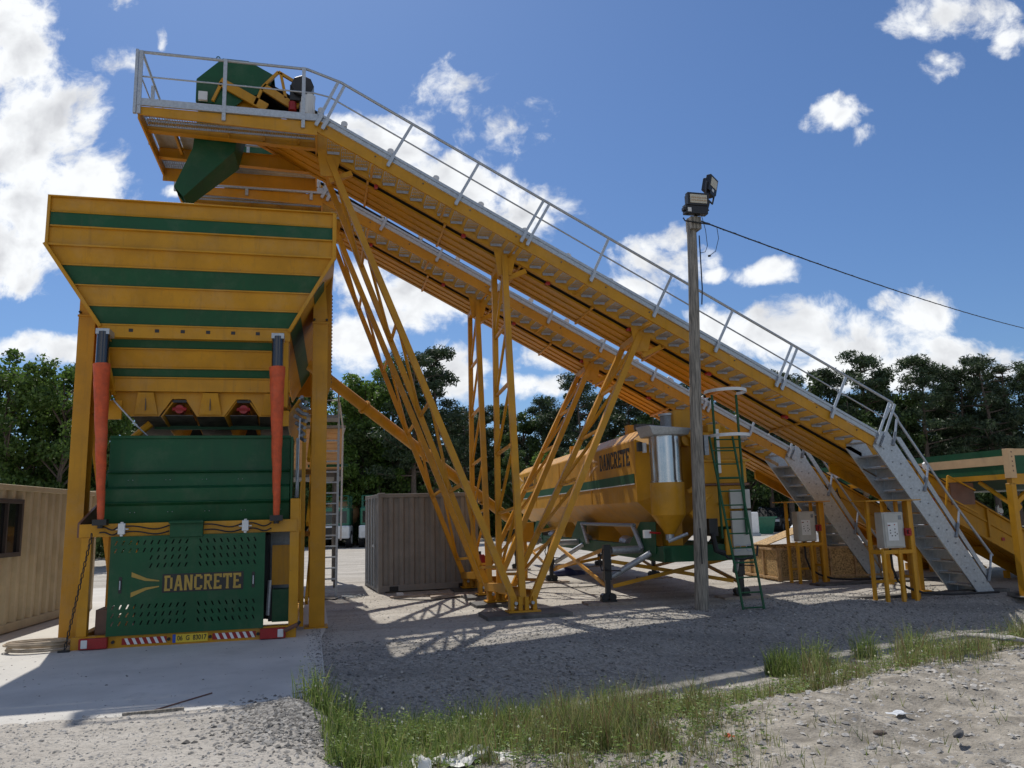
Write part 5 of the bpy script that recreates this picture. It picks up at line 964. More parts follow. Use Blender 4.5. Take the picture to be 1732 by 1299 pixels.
make_container('office_container', 'beige corrugated office container with a dark framed window at the left edge', (-8.57, 11.6, 0), R(8.4), None, 2.44, 6.06, 2.36, 'beige_steel', win=(13.25, 14.28, 1.22, 2.10))
make_container('storage_container', 'small taupe ribbed storage container behind the leaning masts', (2.683, 18.36, .0), R(18.0), None, 2.35, 2.3, 2.22, 'taupe_steel', door=True)
# ------------------------------------------------------------------ feeder bin at the right
def make_feeder():
    th = thing('feeder_bin', 'green and tan striped feeder bin on yellow legs at the right edge', 'feeder bin', (12.9, 12.5, 0)); Y = 'yellow_paint'; G = 'green_paint'
    mb = MB(); X0, X1, D0, D1 = 12.9, 17.5, 12.5, 18.5
    for z0, z1, m, o in ((2.53, 2.66, G, 0), (2.36, 2.53, 'tan_siding', .01), (2.18, 2.36, G, 0), (2.1, 2.18, Y, .012)):
        mb.box(X0-o, X0+.02, D0+.03, D1, z0, z1, m); mb.box(X0+.03, X1, D0-o, D0+.02, z0, z1, 'tan_siding' if z0 > 2.5 else (G if z0 > 2.3 else m)); mb.box(X1, X1+.02, D0, D1, z0, z1, m); mb.box(X0+.03, X1, D1, D1+.02, z0, z1, m)
    part(th, 'bin_wall', mb)
    mb = MB(); mb.hexa([(13.9, 13.6, 1.9), (16.5, 13.6, 1.9), (16.5, 17.5, 1.9), (13.9, 17.5, 1.9), (12.93, 12.53, 2.2), (17.4, 12.53, 2.2), (17.4, 18.4, 2.2), (12.93, 18.4, 2.2)], G); part(th, 'bin_bottom', mb)
    mb = MB(); mb.box(X0-.07, X0+.07, D0-.05, D0+.09, 2.1, 2.66, 'tan_siding')
    for k in range(5): mb.box(X0-.012, X0+.012, D0-.054, D0-.05, 2.22+k*.09, 2.25+k*.09, 'brown_steel')
    part(th, 'corner_plate', mb, bevel=.005)
    mb = MB(); mb.box(X0-.03, X1, D0-.02, D0+.1, 1.98, 2.10); mb.box(X0-.05, X0+.08, D0+.1, D1, 2.08, 2.18)
    mb.beam((12.95, 12.55, 1.62), (13.5, 12.55, 2.0), .08, .08); mb.beam((12.92, 12.6, 1.6), (12.92, 13.3, 2.05), .06, .06); part(th, 'frame', mb)
    for a, d in ((12.9, 12.55), (12.9, 18.3), (16.8, 12.55), (16.8, 18.3)):
        mb = MB(); mb.box(a-.055, a+.055, d-.07, d+.07, -.12, 2.0); mb.prism([(a+.055, 1.45), (a+.16, 1.55), (a+.055, 1.7)], d-.05, d+.05); mb.box(a-.14, a+.14, d-.14, d+.14, -.115, -.09, 'steel_plate'); part(th, 'leg', mb, bevel=.004)
    mb = MB(); mb.box(12.35, 12.9, 13.45, 13.48, 1.62, 2.05, 'brown_steel'); mb.beam((12.3, 13.44, 1.75), (12.92, 13.44, 1.45), .03, .03); mb.beam((12.3, 13.44, 2.2), (12.92, 13.44, 1.9), .03, .03); mb.beam((12.3, 13.44, 2.2), (12.1, 13.44, 1.2), .03, .03); part(th, 'mesh_guard', mb)
make_feeder()
# ------------------------------------------------------------------ cabin and access ladder behind the hopper
th = thing('control_cabin', 'tan clad control cabin on stilts half hidden behind the hopper post', 'cabin', (-.6, 21, 0))
mb = MB(); mb.box(-1.9, .64, 20.6, 23, 2.9, 3.95, 'tan_siding')
for k in range(8): mb.box(-1.9, .64, 20.588, 20.6, 2.93+k*.13, 3.03+k*.13, 'tan_siding')
part(th, 'wall', mb); mb = MB(); mb.box(-2.0, .72, 20.5, 23.1, 3.95, 4.02, 'galv_dark'); part(th, 'roof', mb)
mb = MB(); mb.box(-1.95, .66, 20.55, 23.05, 2.72, 2.9, 'steel_plate'); part(th, 'floor', mb)
for a in (-1.85, .5):
    for d in (20.7, 22.9): mb = MB(); mb.box(a-.05, a+.05, d-.05, d+.05, 0, 2.72, 'steel_plate'); part(th, 'leg', mb)
mb = MB(); mb.tube([(-.2, 20.3, 2.98), (.78, 20.3, 2.99)], .035, 8, 'green_paint'); part(th, 'rail', mb)
th = thing('scaffold_ladder', 'tall aluminium ladder just right of the hopper post', 'ladder', (.3, 18.36, 0))
mb = MB()
for a in (-.02, .46): mb.beam((a, 18.36, 0), (a+.03, 18.42, 3.6), .05, .07, 'galvanised', up=(0, 1, 0)); mb.tube([(a+.03, 18.42, 3.6), (a+.02, 18.4, 4.62)], .022, 8, 'galvanised')
mb.tube([(.55, 18.3, 1.2), (.58, 18.3, 3.7), (.50, 18.38, 4.3)], .02, 8, 'white_plastic'); part(th, 'rail', mb)
for k in range(15): mb = MB(); mb.box(-.02, .47, 18.33, 18.40, .12+k*.235, .15+k*.235, 'galvanised'); part(th, 'rung', mb)
mb = MB()
mb.tube([(.0, 18.4, 4.6), (.48, 18.4, 4.6)], .018, 8, 'galvanised'); mb.tube([(.0, 18.4, 4.35), (.48, 18.4, 4.35)], .014, 8, 'galvanised'); mb.box(-.3, .5, 18.4, 19.2, 3.95, 4.02, 'galv_dark'); part(th, 'top_landing', mb)
# ------------------------------------------------------------------ plywood box
th = thing('plywood_box', 'open timber framed box of speckled plywood panels beside the farther control cabinet', 'wooden box', (10.4, 16.6, 0))
A_, B_, C_, D_ = Vector((10.62, 18.9, 0)), Vector((10.35, 16.62, 0)), Vector((12.9, 16.5, 0)), Vector((13.2, 18.8, 0)); UPZ = Vector((0, 0, 1))
mb = MB()
for p, q in ((A_, B_), (B_, C_), (C_, D_), (D_, A_)):
    t = (q-p).normalized(); nrm = Vector((t.y, -t.x, 0)); mb.hexa([p, q, q+nrm*.015, p+nrm*.015, p+UPZ*.72, q+UPZ*.72, q+nrm*.015+UPZ*.72, p+nrm*.015+UPZ*.72], 'osb')
part(th, 'panel', mb); mb = MB()
for p, q, n in ((A_, B_, 3), (B_, C_, 4)):
    t = (q-p).normalized(); nrm = Vector((-t.y, t.x, 0))*-1.0
    out = Vector((t.y, -t.x, 0)); out = out if out.dot(Vector((-1, -1, 0))) > 0 else -out
    for k in range(n+1): c = p.lerp(q, k/n)+out*.03; mb.beam(c+UPZ*.0, c+UPZ*.74, .045, .045, 'raw_wood', up=(0, 1, 0))
    for z in (.06, .71): mb.beam(p+out*.035+UPZ*z, q+out*.035+UPZ*z, .045, .045, 'raw_wood')
part(th, 'batten', mb)
mb = MB(); mb.hexa([(10.9, 18.0, .74), (12.2, 18.0, 1.15), (12.2, 18.7, 1.15), (10.9, 18.7, .74), (10.9, 18.0, .76), (12.2, 18.0, 1.17), (12.2, 18.7, 1.17), (10.9, 18.7, .76)], 'osb'); single('plywood_sheet', mb, 'loose plywood sheet tilted on top of the plywood box', 'plywood sheet', (11.5, 18, .9))
# ------------------------------------------------------------------ small things
def hose_coil():
    mb = MB(); c = Vector((-3.62, 12.42, .03)); pts = []
    for k in range(150):
        t = k/150*6*2*math.pi; r = .34+.035*math.sin(t*.37)+.02*math.cos(t*1.3); pts.append(c+Vector((r*1.15*math.cos(t)+.03*math.sin(t*.21), r*.8*math.sin(t)+.04*math.cos(t*.31), .012+.018*(k//25)+.008*math.sin(t*.9))))
    mb.tube(pts, .013, 6, 'hose'); mb.tube([c+Vector((.3, .1, .02)), c+Vector((.6, .0, .02)), c+Vector((.85, -.25, .02))], .013, 6, 'hose')
    single('hose_coil', mb, 'coiled tan hose lying on the concrete beside the left hopper post', 'hose', tuple(c), smooth=True)
hose_coil()
def lump(name, label, cat, a, d, z, sx, sy, sz, m, seed, sub=3, bumpy=.35):
    import bmesh
    bm = bmesh.new(); bmesh.ops.create_icosphere(bm, subdivisions=sub, radius=1)
    r = random.Random(seed); ph = [(r.uniform(1, 5), r.uniform(1, 5), r.uniform(1, 5), r.uniform(0, 6)) for _ in range(7)]
    for v in bm.verts:
        p = v.co; n = sum(math.sin(p.x*f+p.y*g*1.3+p.z*h+o)/(1+i*.5) for i, (f, g, h, o) in enumerate(ph))*bumpy/3
        v.co = Vector((p.x*(1+n)*sx, p.y*(1+n*.8)*sy, max(p.z, -.25)*(1+n*1.6)*sz))
    me = bpy.data.meshes.new(name); bm.to_mesh(me); bm.free(); me.materials.append(MATS[m]); me.polygons.foreach_set('use_smooth', [True]*len(me.polygons))
    o = bpy.data.objects.new(name, me); COL.objects.link(o); o.location = toW((a, d, z), ANG); o.rotation_euler = (0, 0, ANG+seed); o['label'] = label; o['category'] = cat; return o
def sheet(name, label, a, d, sx, sy, amp, m, seed, rot=0., cat='plastic sheet'):
    n = 26; V = []; r = random.Random(seed); ph = [(r.uniform(3, 11), r.uniform(3, 11), r.uniform(0, 6)) for _ in range(6)]
    for i in range(n):
        for j in range(n):
            x, y = (i/(n-1)-.5), (j/(n-1)-.5); z = sum(abs(math.sin(x*f+y*g+o))*(1 if q_ < 3 else .4) for q_, (f, g, o) in enumerate(ph))/5-.25; ca, sa_ = math.cos(rot), math.sin(rot)
            X, Y_ = x*sx*(1+.25*math.sin(y*7+seed)), y*sy*(1+.3*math.sin(x*6+seed)); px, py = X*ca-Y_*sa_, X*sa_+Y_*ca; V.append((px, py, amp*max(z, -.05)*2.6*(1-abs(x)*1.2)+.01))
    me = bpy.data.meshes.new(name); me.from_pydata(V, [], [(i*n+j, i*n+j+1, (i+1)*n+j+1, (i+1)*n+j) for i in range(n-1) for j in range(n-1)]); me.materials.append(MATS[m]); me.polygons.foreach_set('use_smooth', [True]*len(me.polygons))
    o = bpy.data.objects.new(name, me); COL.objects.link(o); z = float(height(np.array([a]), np.array([d]))[0]); o.location = toW((a, d, z+.01), ANG); o.rotation_euler = (0, 0, ANG); o['label'] = label; o['category'] = cat
    s = o.modifiers.new('t', 'SOLIDIFY'); s.thickness = .004; return o
def crumple(name, label, a, d, sx, sy, hgt, seed, rot):
    r = np.random.default_rng(seed); nx, ny = 30, 18; X, Y = np.meshgrid(np.linspace(-.5, .5, nx), np.linspace(-.5, .5, ny)); x = X*sx+a*3; y = Y*sy+d*3
    z = np.abs(vnoise(x, y, .10, seed))*1.3+np.abs(vnoise(x, y, .045, seed+1))*.8+np.abs(vnoise(x, y, .02, seed+2))*.35; z = z*hgt*1.6*np.clip(1.25-np.abs(X)*1.9-np.abs(Y)*1.3, 0, 1)
    px = X*sx*(1+.25*np.sin(Y*9+seed))+vnoise(x, y, .05, seed+4)*.05; py = Y*sy*(1+.35*np.sin(X*7+seed))+.05*np.sin(X*6)+vnoise(x, y, .05, seed+5)*.05; c, q = math.cos(rot), math.sin(rot)
    V = np.stack([px*c-py*q, px*q+py*c, z], -1).reshape(-1, 3); I = np.arange(nx*ny).reshape(ny, nx)
    F = [(I[j, i], I[j, i+1], I[j+1, i+1]) for j in range(ny-1) for i in range(nx-1)]+[(I[j, i], I[j+1, i+1], I[j+1, i]) for j in range(ny-1) for i in range(nx-1)]
    me = bpy.data.meshes.new(name); me.from_pydata(V.tolist(), [], [tuple(map(int, f)) for f in F]); me.materials.append(MATS['plastic_sheet'])
    o = bpy.data.objects.new(name, me); COL.objects.link(o); zz = float(height(np.array([a]), np.array([d]))[0]); o.location = toW((a, d, zz+.02), ANG); o.rotation_euler = (0, 0, ANG); o['label'] = label; o['category'] = 'plastic sheet'
    m_ = o.modifiers.new('thickness', 'SOLIDIFY'); m_.thickness = .003
crumple('plastic_sheet', 'crumpled dirty white plastic sheet half buried in the grass at the bottom edge', 1.12, 5.86, .52, .24, .085, 3, -.25)
crumple('plastic_sheet', 'smaller piece of white plastic left of the larger crumpled sheet', .72, 5.74, .22, .15, .07, 8, .7)
sheet('plastic_sheet', 'pale rag on the near ditch bank in front of the utility pole', 5.9, 8.3, .30, .10, .05, 'plastic_sheet', 5, .1, 'rag')
sheet('paper', 'single white sheet of paper lying on the bare soil', 4.74, 6.01, .15, .11, .012, 'white_paint', 12, .15, 'paper')
lump('concrete_lump', 'pale broken concrete slab at the ditch near the right edge', 'concrete piece', 8.15, 8.45, .0, .42, .09, .05, 'crushed_pile', 2, 2, .15)
lump('stone', 'dark flat stone on the soil near the right edge', 'stone', 4.55, 5.15, .0, .12, .035, .02, 'steel_plate', 7)
lump('stone', 'small brown stone on the soil below the paper', 'stone', 4.05, 5.35, .0, .05, .04, .02, 'bark', 9, 2)
sheet('litter', 'tiny orange scrap on the near bank', 3.10, 5.85, .05, .04, .02, 'orange_tarp', 5, .1, 'litter')
mb = MB(); mb.tube([(-1.42, 7.98, .012), (-.96, 8.62, .012)], .007, 5, 'brown_steel'); single('steel_rod', mb, 'thin rusty rod lying on the front of the concrete pad', 'rod', (-1.2, 8.3, 0))
mb = MB(); mb.beam((-1.62, 7.93, .02), (-1.12, 7.98, .02), .03, .02, 'weathered_wood'); single('wood_strip', mb, 'weathered wooden strip at the front edge of the pad', 'strip', (-1.4, 7.95, 0))
for (a, d, w, l, r_, lab) in ((2.0, 17.35, .9, .14, .1, 'narrow plywood offcut in front of the taupe storage container'), (2.75, 16.9, .8, .25, -.1, 'wider plywood offcut between the storage container and the masts'), (2.6, 17.4, .7, .06, .25, 'thin timber batten left of the mast feet')):
    mb = MB(); ca, sa_ = math.cos(r_), math.sin(r_); q = [(a+x*ca-y*sa_, d+x*sa_+y*ca) for x, y in ((-w/2, -l/2), (w/2, -l/2), (w/2, l/2), (-w/2, l/2))]; mb.hexa([(x, y, -.01) for x, y in q]+[(x, y, .03) for x, y in q], 'plywood'); single('timber_offcut', mb, lab, 'timber', (a, d, 0))
mb = MB(); mb.box(1.72, 1.86, 17.55, 17.72, 0, .07, 'white_plastic'); single('block', mb, 'small white block on the gravel by the storage container', 'block', (1.8, 17.6, 0), bevel=.01)
mb = MB(); mb.tube([(4.0, 19.9, 0), (4.0, 19.9, .62), (4.0, 19.9, .70)], [.17, .17, .12], 14, 'red_plastic'); mb.tube([(4.0, 19.9, .70), (4.0, 19.9, .78)], .05, 8, 'black_paint'); single('drum', mb, 'dark red cylinder standing between the storage container and the masts', 'drum', (4.0, 19.9, 0), smooth=True)
lump('tarp', 'folded dark blue tarpaulin on the gravel under the silo', 'tarp', 6.75, 21.3, .0, .38, .22, .16, 'blue_tarp', 3)
mb = MB(); pts = [(4.6+.5*t, 17.2+.25*math.sin(t*1.7)+.6*math.sin(t*.4), .012) for t in np.linspace(-6, 4, 60)]; mb.tube(pts, .012, 5, 'rubber'); single('ground_cable', mb, 'black cable snaking over the gravel behind the masts', 'cable', (4.6, 17.2, 0), smooth=True)
mb = MB(); mb.tube([(-.2+.33*k*.35+.12*math.sin(k*1.3), 17.7+.22*math.cos(k*1.9), .012) for k in range(9)], .014, 5, 'rubber'); single('ground_cable', mb, 'loose black cable at the foot of the aluminium ladder', 'cable', (0, 17.7, 0), smooth=True)
mb = MB(); mb.tube([(.6+.22*math.cos(k*.7)+.03*k*.3, 17.7+.3*math.sin(k*.7)+.01*k, .015+.003*(k % 5)) for k in range(30)], .008, 5, 'galv_dark'); single('wire_tangle', mb, 'tangle of thin wire on the gravel right of the aluminium ladder', 'wire', (.6, 17.7, 0))
for a, d, w, l, lab in ((11.6, 13.5, 3.6, .25, 'long dark skid plank under the foot of the nearer conveyor stair'), (14.2, 12.7, 2.6, .5, 'dark flat board under the feeder bin leg'), (12.0, 15.4, 3.2, .4, 'dark flat plank behind the nearer conveyor stair')):
    mb = MB(); mb.box(a-w/2, a+w/2, d-l/2, d+l/2, -.12, -.045 if d < 14 else .03, 'steel_plate'); single('skid_board', mb, lab, 'board', (a, d, 0))
# ------------------------------------------------------------------ vehicles far behind
def wheel(x, y, r, w):
    mb = MB(); mb.tube([(x, y-w/2, r), (x, y+w/2, r)], r, 20, 'rubber'); mb.tube([(x, y-w/2-.01, r), (x, y+w/2+.01, r)], r*.58, 14, 'galvanised'); return mb
def make_car(name, label, cat, loc, ang, prof, glass, m, L_, Wd=1.85, R_=.36, wx=(.85, 3.9), bed=None):
    th = thing(name, label, cat, loc, ang=ang, org=(0, 0)); th.location = loc; th['base'] = (0, 0, 0)
    mb = MB(); mb.prism(prof, -Wd/2, Wd/2, 'd', m)
    if bed: mb.box(bed[0], bed[1], -Wd/2+.12, Wd/2-.12, bed[2], bed[3], 'black_paint')
    bd = part(th, 'body', mb, bevel=.05)
    for g in glass:
        mb = MB(); mb.prism(g, -Wd/2-.006, Wd/2+.006, 'd', 'glass_dark'); part(th, 'window', mb, parent=bd)
    for x in wx:
        for s in (-1, 1): part(th, 'wheel', wheel(x, s*(Wd/2-.1), R_, .24), smooth=True)
        mb = MB(); mb.tube([(x, -Wd/2-.004, R_+.02), (x, Wd/2+.004, R_+.02)], R_+.07, 18, 'black_paint'); part(th, 'wheel_arch', mb, parent=bd)
    for s in (-1, 1):
        mb = MB(); mb.box(-.02, .06, s*.72-.16, s*.72+.16, .72, .88, 'white_plastic'); part(th, 'headlight', mb); mb = MB(); mb.box(L_-.05, L_+.02, s*.78-.08, s*.78+.08, .8, 1.02, 'red_plastic'); part(th, 'tail_light', mb)
    return th
pk = [(0, .42), (0, .95), (.15, 1.08), (1.35, 1.18), (2.0, 1.72), (2.3, 1.80), (3.3, 1.78), (3.55, 1.20), (5.3, 1.18), (5.35, .5), (5.2, .42)]
pkg = [[(1.55, 1.2), (2.08, 1.66), (2.6, 1.70), (2.6, 1.2)], [(2.68, 1.2), (2.68, 1.70), (3.24, 1.68), (3.38, 1.2)]]
make_car('pickup_truck', 'white pickup truck parked beyond the stairs of the conveyors', 'pickup truck', (10.2, 28.6, 0), R(12), pk, pkg, 'white_paint', 5.35, wx=(.95, 4.3), R_=.4, bed=(3.7, 5.2, 1.0, 1.19))
suv = [(0, .40), (0, .98), (.12, 1.05), (1.1, 1.15), (1.6, 1.68), (1.9, 1.76), (4.2, 1.74), (4.6, 1.1), (4.65, .45)]
sg = [[(1.3, 1.15), (1.72, 1.62), (2.6, 1.66), (2.6, 1.15)], [(2.68, 1.15), (2.68, 1.66), (4.1, 1.64), (4.36, 1.15)]]
make_car('suv', 'dark suv parked nose left in front of the gravel stockpile', 'suv', (17.6, 56.5, 0), R(60), suv, sg, 'dark_car', 4.65)
make_car('suv', 'dark suv parked nearer the cabinet, right of the other dark one', 'suv', (20.4, 58.0, 0), R(75), suv, sg, 'dark_car', 4.65)
def tote():
    th = thing('liquid_tote', 'white square tote tank far behind the green ladder', 'tote', (14.6, 50.5, 0), ang=0)
    mb = MB(); mb.box(14.3, 15.1, 50, 51, .15, 1.45, 'white_paint'); part(th, 'tank', mb, bevel=.05); mb = MB(); mb.box(14.25, 15.15, 49.95, 51.05, 0, .14, 'galvanised'); part(th, 'pallet', mb)
    mb = MB(); mb.tube([(14.7, 50.5, 1.45), (14.7, 50.5, 1.52)], .12, 10, 'black_paint'); part(th, 'cap', mb)
    th = thing('skip_bin', 'small green skip bin beside the white tote', 'skip', (16.3, 53.5, 0), ang=0)
    mb = MB(); mb.hexa([(15.6, 53, 0), (16.9, 53, 0), (16.9, 54.2, 0), (15.6, 54.2, 0), (15.5, 52.8, 1.1), (17.1, 52.8, 1.1), (17.1, 54.4, 1.1), (15.5, 54.4, 1.1)], 'truck_green'); part(th, 'body', mb, bevel=.03)
    mb = MB(); mb.box(15.45, 17.15, 52.74, 52.8, 1.02, 1.12, 'truck_green'); part(th, 'rim', mb)
tote()
def make_mixer(label, x, y, ang):
    th = thing('mixer_truck', label, 'mixer truck', (0, 0, 0), ang=ang, group='concrete mixer trucks parked far behind'); th.location = (x, y, 0)
    mb = MB(); mb.box(-1.15, 1.15, 0, 1.8, .55, 1.3, 'white_paint'); mb.box(-1.1, 1.1, .4, 2.2, 1.3, 2.35, 'truck_green'); cb_ = part(th, 'cab', mb, bevel=.06)
    mb = MB(); mb.box(-.95, .95, .385, .4, 1.45, 2.15, 'glass_dark'); part(th, 'windscreen', mb, parent=cb_)
    mb = MB(); mb.box(-.5, .5, -.02, 0, .6, 1.2, 'black_paint'); part(th, 'grille', mb, parent=cb_)
    mb = MB(); mb.box(-.5, .5, 1.8, 8.5, .6, .85, 'black_paint'); part(th, 'chassis', mb)
    mb = MB(); mb.tube([(0, 2.6, 1.75), (0, 3.2, 1.8), (0, 4.6, 2.0), (0, 6.4, 2.3), (0, 7.8, 2.75)], [.5, .95, 1.18, .95, .45], 20, 'truck_tan'); part(th, 'drum', mb, smooth=True)
    mb = MB(); mb.tube([(-.85, 7.8, .9), (-.5, 7.8, 3.1)], .05, 8, 'truck_green'); mb.tube([(.85, 7.8, .9), (.5, 7.8, 3.1)], .05, 8, 'truck_green'); mb.box(-.5, .5, 7.7, 8.4, 3.05, 3.12, 'truck_green')
    for a in (-1.0, 1.0):
        for z in (2.4, 2.75, 3.05): mb.tube([(a, .6, z), (a, 2.2, z)], .025, 6, 'truck_green')
        for d in (.6, 1.4, 2.2): mb.tube([(a, d, 2.3), (a, d, 3.05)], .025, 6, 'truck_green')
    for z in (2.4, 2.75, 3.05): mb.tube([(-1, .6, z), (1, .6, z)], .025, 6, 'truck_green')
    part(th, 'rack', mb)
    for y_ in (.9, 5.9, 7.2):
        for s in (-1, 1):
            m2 = MB(); m2.tube([(s*1.18, y_, .5), (s*.88, y_, .5)], .5, 18, 'rubber'); m2.tube([(s*1.2, y_, .5), (s*1.0, y_, .5)], .28, 12, 'white_plastic'); part(th, 'wheel', m2, smooth=True)
    for s in (-1, 1): m2 = MB(); m2.box(s*.85-.14, s*.85+.14, -.03, .01, .75, .95, 'white_plastic'); part(th, 'headlight', m2); 
make_mixer('green and white mixer truck with a tan drum, directly left of the storage container', -8.1, 47.5, R(8)); make_mixer('green and white mixer truck seen through the rungs of the aluminium ladder', -10.9, 47.0, R(4))
lump('gravel_stockpile', 'pale grey gravel stockpile in front of the trees, seen between silo and conveyor stair', 'stockpile', 26.5, 56.0, -.4, 5.5, 3.6, 3.2, 'crushed_pile', 5, 4, .12)
lump('gravel_stockpile', 'lower grey stockpile to the left of the higher one', 'stockpile', 22.0, 57.0, -.4, 4.2, 3.0, 2.1, 'crushed_pile', 11, 4, .12)
# ------------------------------------------------------------------ trees
def leaves(cent, rad, n, size, flat=1., seed=0, thin=1.):
    r = np.random.default_rng(seed); k = r.integers(0, len(cent), n); v = r.normal(size=(n, 3)); v /= np.linalg.norm(v, axis=1)[:, None]; v *= (r.random(n)**.45)[:, None]; v[:, 2] *= flat
    P = cent[k]+v*rad[k][:, None]; u = r.normal(size=(n, 3)); u /= np.linalg.norm(u, axis=1)[:, None]; w = np.cross(u, r.normal(size=(n, 3))); w /= np.linalg.norm(w, axis=1)[:, None]
    s = size*(.55+.9*r.random(n))[:, None]; u = u*s; w = w*s*.62*thin
    Q = np.stack([P-u, P-w*.9+u*.1, P+u, P+w*.9+u*.1], 1).reshape(-1, 3); return Q
def tree_mesh(kind, seed, H=10.):
    r = random.Random(seed); tb_ = MB(); cent = []; rad = []
    if kind == 'p':
        pts = [(.12*math.sin(i*.9+seed)*i/8, .1*math.cos(i*1.1+seed)*i/8, H*i/9*.98) for i in range(10)]; tb_.tube(pts, [.19*(1-i/10.5) for i in range(10)], 8, 'bark')
        nb = r.randint(26, 34)
        for i in range(nb):
            f = .34+.64*(i/nb); z = H*f; L_ = (1.05-.75*((f-.34)/.66)**1.5)*H*.19*r.uniform(.5, 1.15)+.2; th_ = r.random()*6.28; tip = Vector((math.cos(th_)*L_, math.sin(th_)*L_, z+L_*r.uniform(.05, .4))); bp_ = Vector((0, 0, z))
            tb_.tube([bp_, bp_.lerp(tip, .6)+Vector((0, 0, -.06)), tip], [.05, .035, .015], 5, 'bark')
            for q in range(r.randint(2, 4)): c = bp_.lerp(tip, r.uniform(.55, 1.08)); cent.append((c.x+r.gauss(0, .22), c.y+r.gauss(0, .22), c.z+r.uniform(-.05, .3))); rad.append(r.uniform(.38, .72)*H/11)
        for q in range(3): cent.append((r.gauss(0, .2), r.gauss(0, .2), H*.97)); rad.append(.42)
        n, size, flat, thin = 10500, .11, .62, .5
    else:
        br = H*.24 if kind == 'b' else H*.27; lo = .18 if kind == 'b' else .08
        tb_.tube([(.1*math.sin(i+seed), .1*math.cos(i*1.3+seed), H*.85*i/8) for i in range(9)], [.17*(1-i/9.5) for i in range(9)], 8, 'bark')
        for i in range(r.randint(34, 44)):
            f = lo+(1-lo)*(i/40)**.9 if i < 40 else r.uniform(lo, 1); f = min(f, .99); env = math.sin(math.pi*min(1, max(.06, (f-lo+.12)/(1.16-lo))))**.6; L_ = br*env*r.uniform(.35, 1.1); th_ = r.random()*6.28
            z = H*f; tip = Vector((math.cos(th_)*L_, math.sin(th_)*L_, z)); bp_ = Vector((0, 0, max(.5, z-L_*.8-.3)))
            tb_.tube([bp_, bp_.lerp(tip, .5)+Vector((0, 0, .12)), tip], [.055, .035, .012], 5, 'bark')
            for q in range(r.randint(1, 3)): c = bp_.lerp(tip, r.uniform(.7, 1.1)); cent.append((c.x+r.gauss(0, .25), c.y+r.gauss(0, .25), min(c.z+r.gauss(0, .2), H*.97))); rad.append(r.uniform(.34, .78)*H/10)
        n, size, flat, thin = (11500, .10, .8, 1.) if kind == 'b' else (12500, .115, .8, 1.)
    Q = leaves(np.array(cent), np.array(rad), n, size, flat, seed, thin)
    me = bpy.data.meshes.new('crown'); me.vertices.add(len(Q)); me.vertices.foreach_set('co', Q.ravel()); nf = len(Q)//4; me.loops.add(nf*4); me.loops.foreach_set('vertex_index', np.arange(nf*4)); me.polygons.add(nf); me.polygons.foreach_set('loop_start', np.arange(nf)*4); me.polygons.foreach_set('loop_total', np.full(nf, 4)); me.update()
    me.materials.append(MATS[{'p': 'leaf_pine', 'b': 'leaf_bright', 'm': 'leaf_mid'}[kind]])
    t_o = tb_.build('trunk', None, (0, 0, 0), smooth=True); tm = t_o.data; bpy.data.objects.remove(t_o); return tm, me
PROTO = {k: [tree_mesh(k, s+{'p': 10, 'b': 20, 'm': 30}[k]) for s in range(4)] for k in 'pbm'}
def tree(kind, x, y, h, i, label, group=None):
    tm, cm = PROTO[kind][i % 4]; o = bpy.data.objects.new({'p': 'pine_tree', 'b': 'leafy_tree', 'm': 'forest_tree'}[kind], None); COL.objects.link(o); o.location = (x, y, -.05); s = h/10.0
    o.scale = (s*random.uniform(.92, 1.1), s*random.uniform(.92, 1.1), s); o.rotation_euler = (0, 0, random.random()*6.28); o['label'] = label; o['category'] = {'p': 'pine tree', 'b': 'tree', 'm': 'tree'}[kind]
    if group: o['group'] = group
    for nm, me in (('trunk', tm), ('crown', cm)): c = bpy.data.objects.new(nm, me); COL.objects.link(c); c.parent = o
ORD = ['leftmost', 'second from the left', 'third from the left', 'fourth from the left', 'fifth from the left', 'sixth from the left', 'seventh from the left', 'eighth from the left', 'ninth from the left', 'tenth from the left', 'eleventh from the left', 'twelfth from the left', 'thirteenth from the left', 'fourteenth from the left']
KN = {'p': 'dark pine', 'b': 'bright leafy tree', 'm': 'mid green tree'}
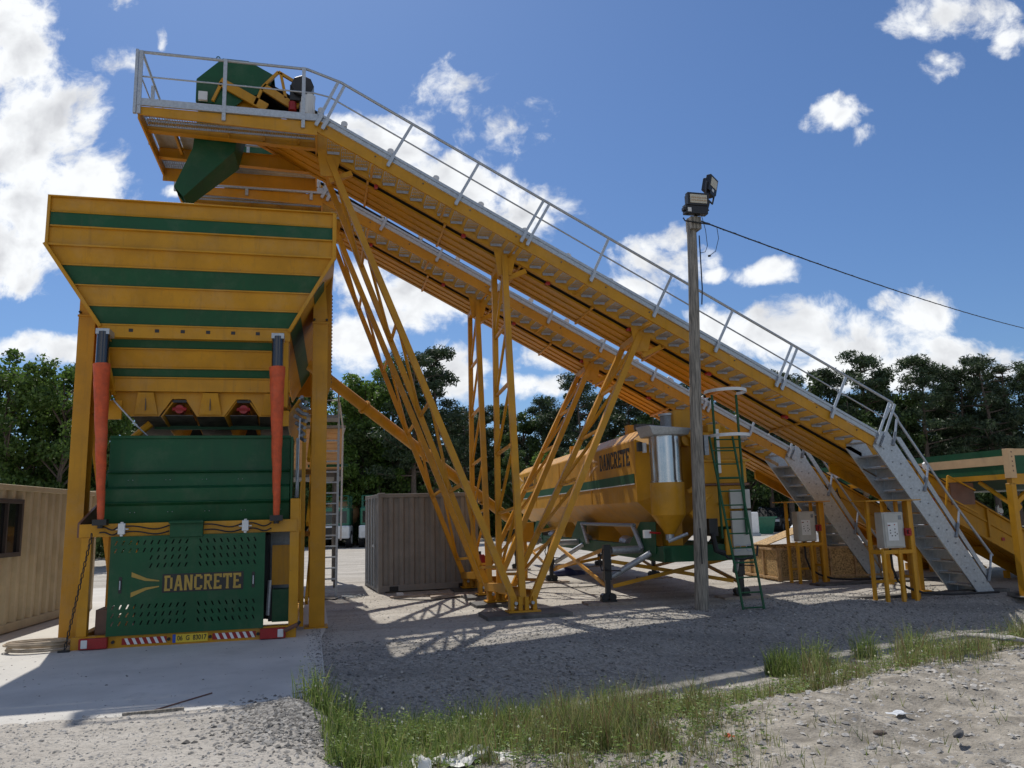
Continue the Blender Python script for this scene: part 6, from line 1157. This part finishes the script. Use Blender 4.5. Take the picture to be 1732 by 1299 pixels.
REG = [('above the beige container', [(-23.8,33,9.0,'b'),(-22.6,33,9.2,'b'),(-20.0,33,9.3,'b'),(-19.9,31,8.5,'b'),(-18.1,34,9.1,'b'),(-17.7,31,8.6,'b'),(-17.3,35,8.2,'b')]),
 ('behind the striped hopper', [(-17.2,38,8.7,'m'),(-16.5,40,8.7,'m'),(-15.5,42,9.3,'b'),(-13.9,42,9.0,'m'),(-12.9,44,9.6,'m'),(-11.5,44,9.2,'m')]),
 ('between hopper and upright masts', [(-9.3,42,9.2,'b'),(-7.6,38,6.7,'m'),(-7.5,40,9.4,'b'),(-6.5,42,10.0,'b'),(-6.3,50,12.0,'p'),(-6.0,37,6.0,'m'),(-5.3,40,5.7,'m'),(-5.1,52,12.9,'p')]),
 ('between masts and utility pole', [(-3.6,58,9.1,'p'),(-2.4,60,9.8,'p'),(-.8,62,10.3,'p'),(0.0,46,5.4,'m'),(.8,60,10.3,'m'),(2.0,44,5.4,'b'),(2.2,60,10.6,'p'),(3.4,58,9.4,'p'),(4.8,56,11.6,'p'),(4.9,50,6.4,'m'),(6.5,60,10.7,'p'),(8.8,60,10.9,'p'),(10.2,58,10.1,'m'),(12.9,60,11.0,'p')]),
 ('just right of the utility pole', [(14.6,58,10.4,'p'),(17.4,60,11.3,'m'),(18.6,58,11.2,'p'),(19.3,56,11.3,'p'),(21.7,58,11.1,'m'),(23.3,58,11.6,'p'),(23.7,56,10.7,'m')]),
 ('on the right skyline', [(25.5,57,12.6,'p'),(27.4,58,11.2,'m'),(29.2,56,12.0,'p'),(29.7,60,11.0,'m'),(31.8,58,11.5,'p'),(31.9,56,11.2,'p'),(33.1,55,11.9,'p'),(35.1,56,11.4,'p'),(36.0,55,10.9,'p'),(38.5,56,11.3,'p'),(40.4,56,10.7,'m')])]
cnt = 0
for place, lst in REG:
    seen = {}
    for x, y, h, k in lst:
        if y < 50 and x > -19.9 and place[:5] != 'above': f_ = 52.5/y; x, y, h = x*f_, y*f_, (h-1.65)*f_+1.65
        j = seen.get(k, 0); seen[k] = j+1; tot = sum(1 for q in lst if q[3] == k)
        w = ORD[j] if tot > 1 else 'only'; tree(k, x, y, h, cnt, f'{KN[k]}, {w} {place}', 'trees at the edge of the yard'); cnt += 1
for i in range(46):
    x = -30+i*1.75+random.uniform(-.7, .7); tree('pm'[i % 2], x*1.12, 67+random.uniform(-2, 3)-(8 if x < -8 else 0), random.uniform(8.6, 10.8)+(1.0 if x > 8 else 0), i, 'tree of the dense back row, mostly hidden by the front trees', 'trees of the back row')
# ground level undergrowth, one mass
def under():
    r = np.random.default_rng(77); n = 900; t = r.random(n); x = -34+t*84; y = np.where(x < -19, 40, np.where(x < -4, 53.5, 62))+r.random(n)*5; z = r.random(n)**1.3*3.6+.2
    c = np.stack([x, y, z], -1); Q = leaves(c, np.full(n, 1.1), 60000, .17, .8, 5)
    me = bpy.data.meshes.new('undergrowth'); me.from_pydata(Q.tolist(), [], [tuple(range(i, i+4)) for i in range(0, len(Q), 4)]); me.materials.append(MATS['leaf_mid']); o = bpy.data.objects.new('undergrowth', me); COL.objects.link(o); o['kind'] = 'stuff'; o['label'] = 'dark forest undergrowth along the edge of the yard'; o['category'] = 'undergrowth'
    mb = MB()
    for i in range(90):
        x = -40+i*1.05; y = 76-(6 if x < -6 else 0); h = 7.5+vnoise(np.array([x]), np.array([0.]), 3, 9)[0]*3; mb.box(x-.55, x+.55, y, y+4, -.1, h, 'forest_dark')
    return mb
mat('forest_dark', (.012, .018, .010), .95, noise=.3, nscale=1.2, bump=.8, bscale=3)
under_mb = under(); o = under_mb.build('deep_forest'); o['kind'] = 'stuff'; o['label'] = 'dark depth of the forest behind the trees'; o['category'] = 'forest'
for o in bpy.data.objects:
    if 'base' in o.keys(): del o['base']
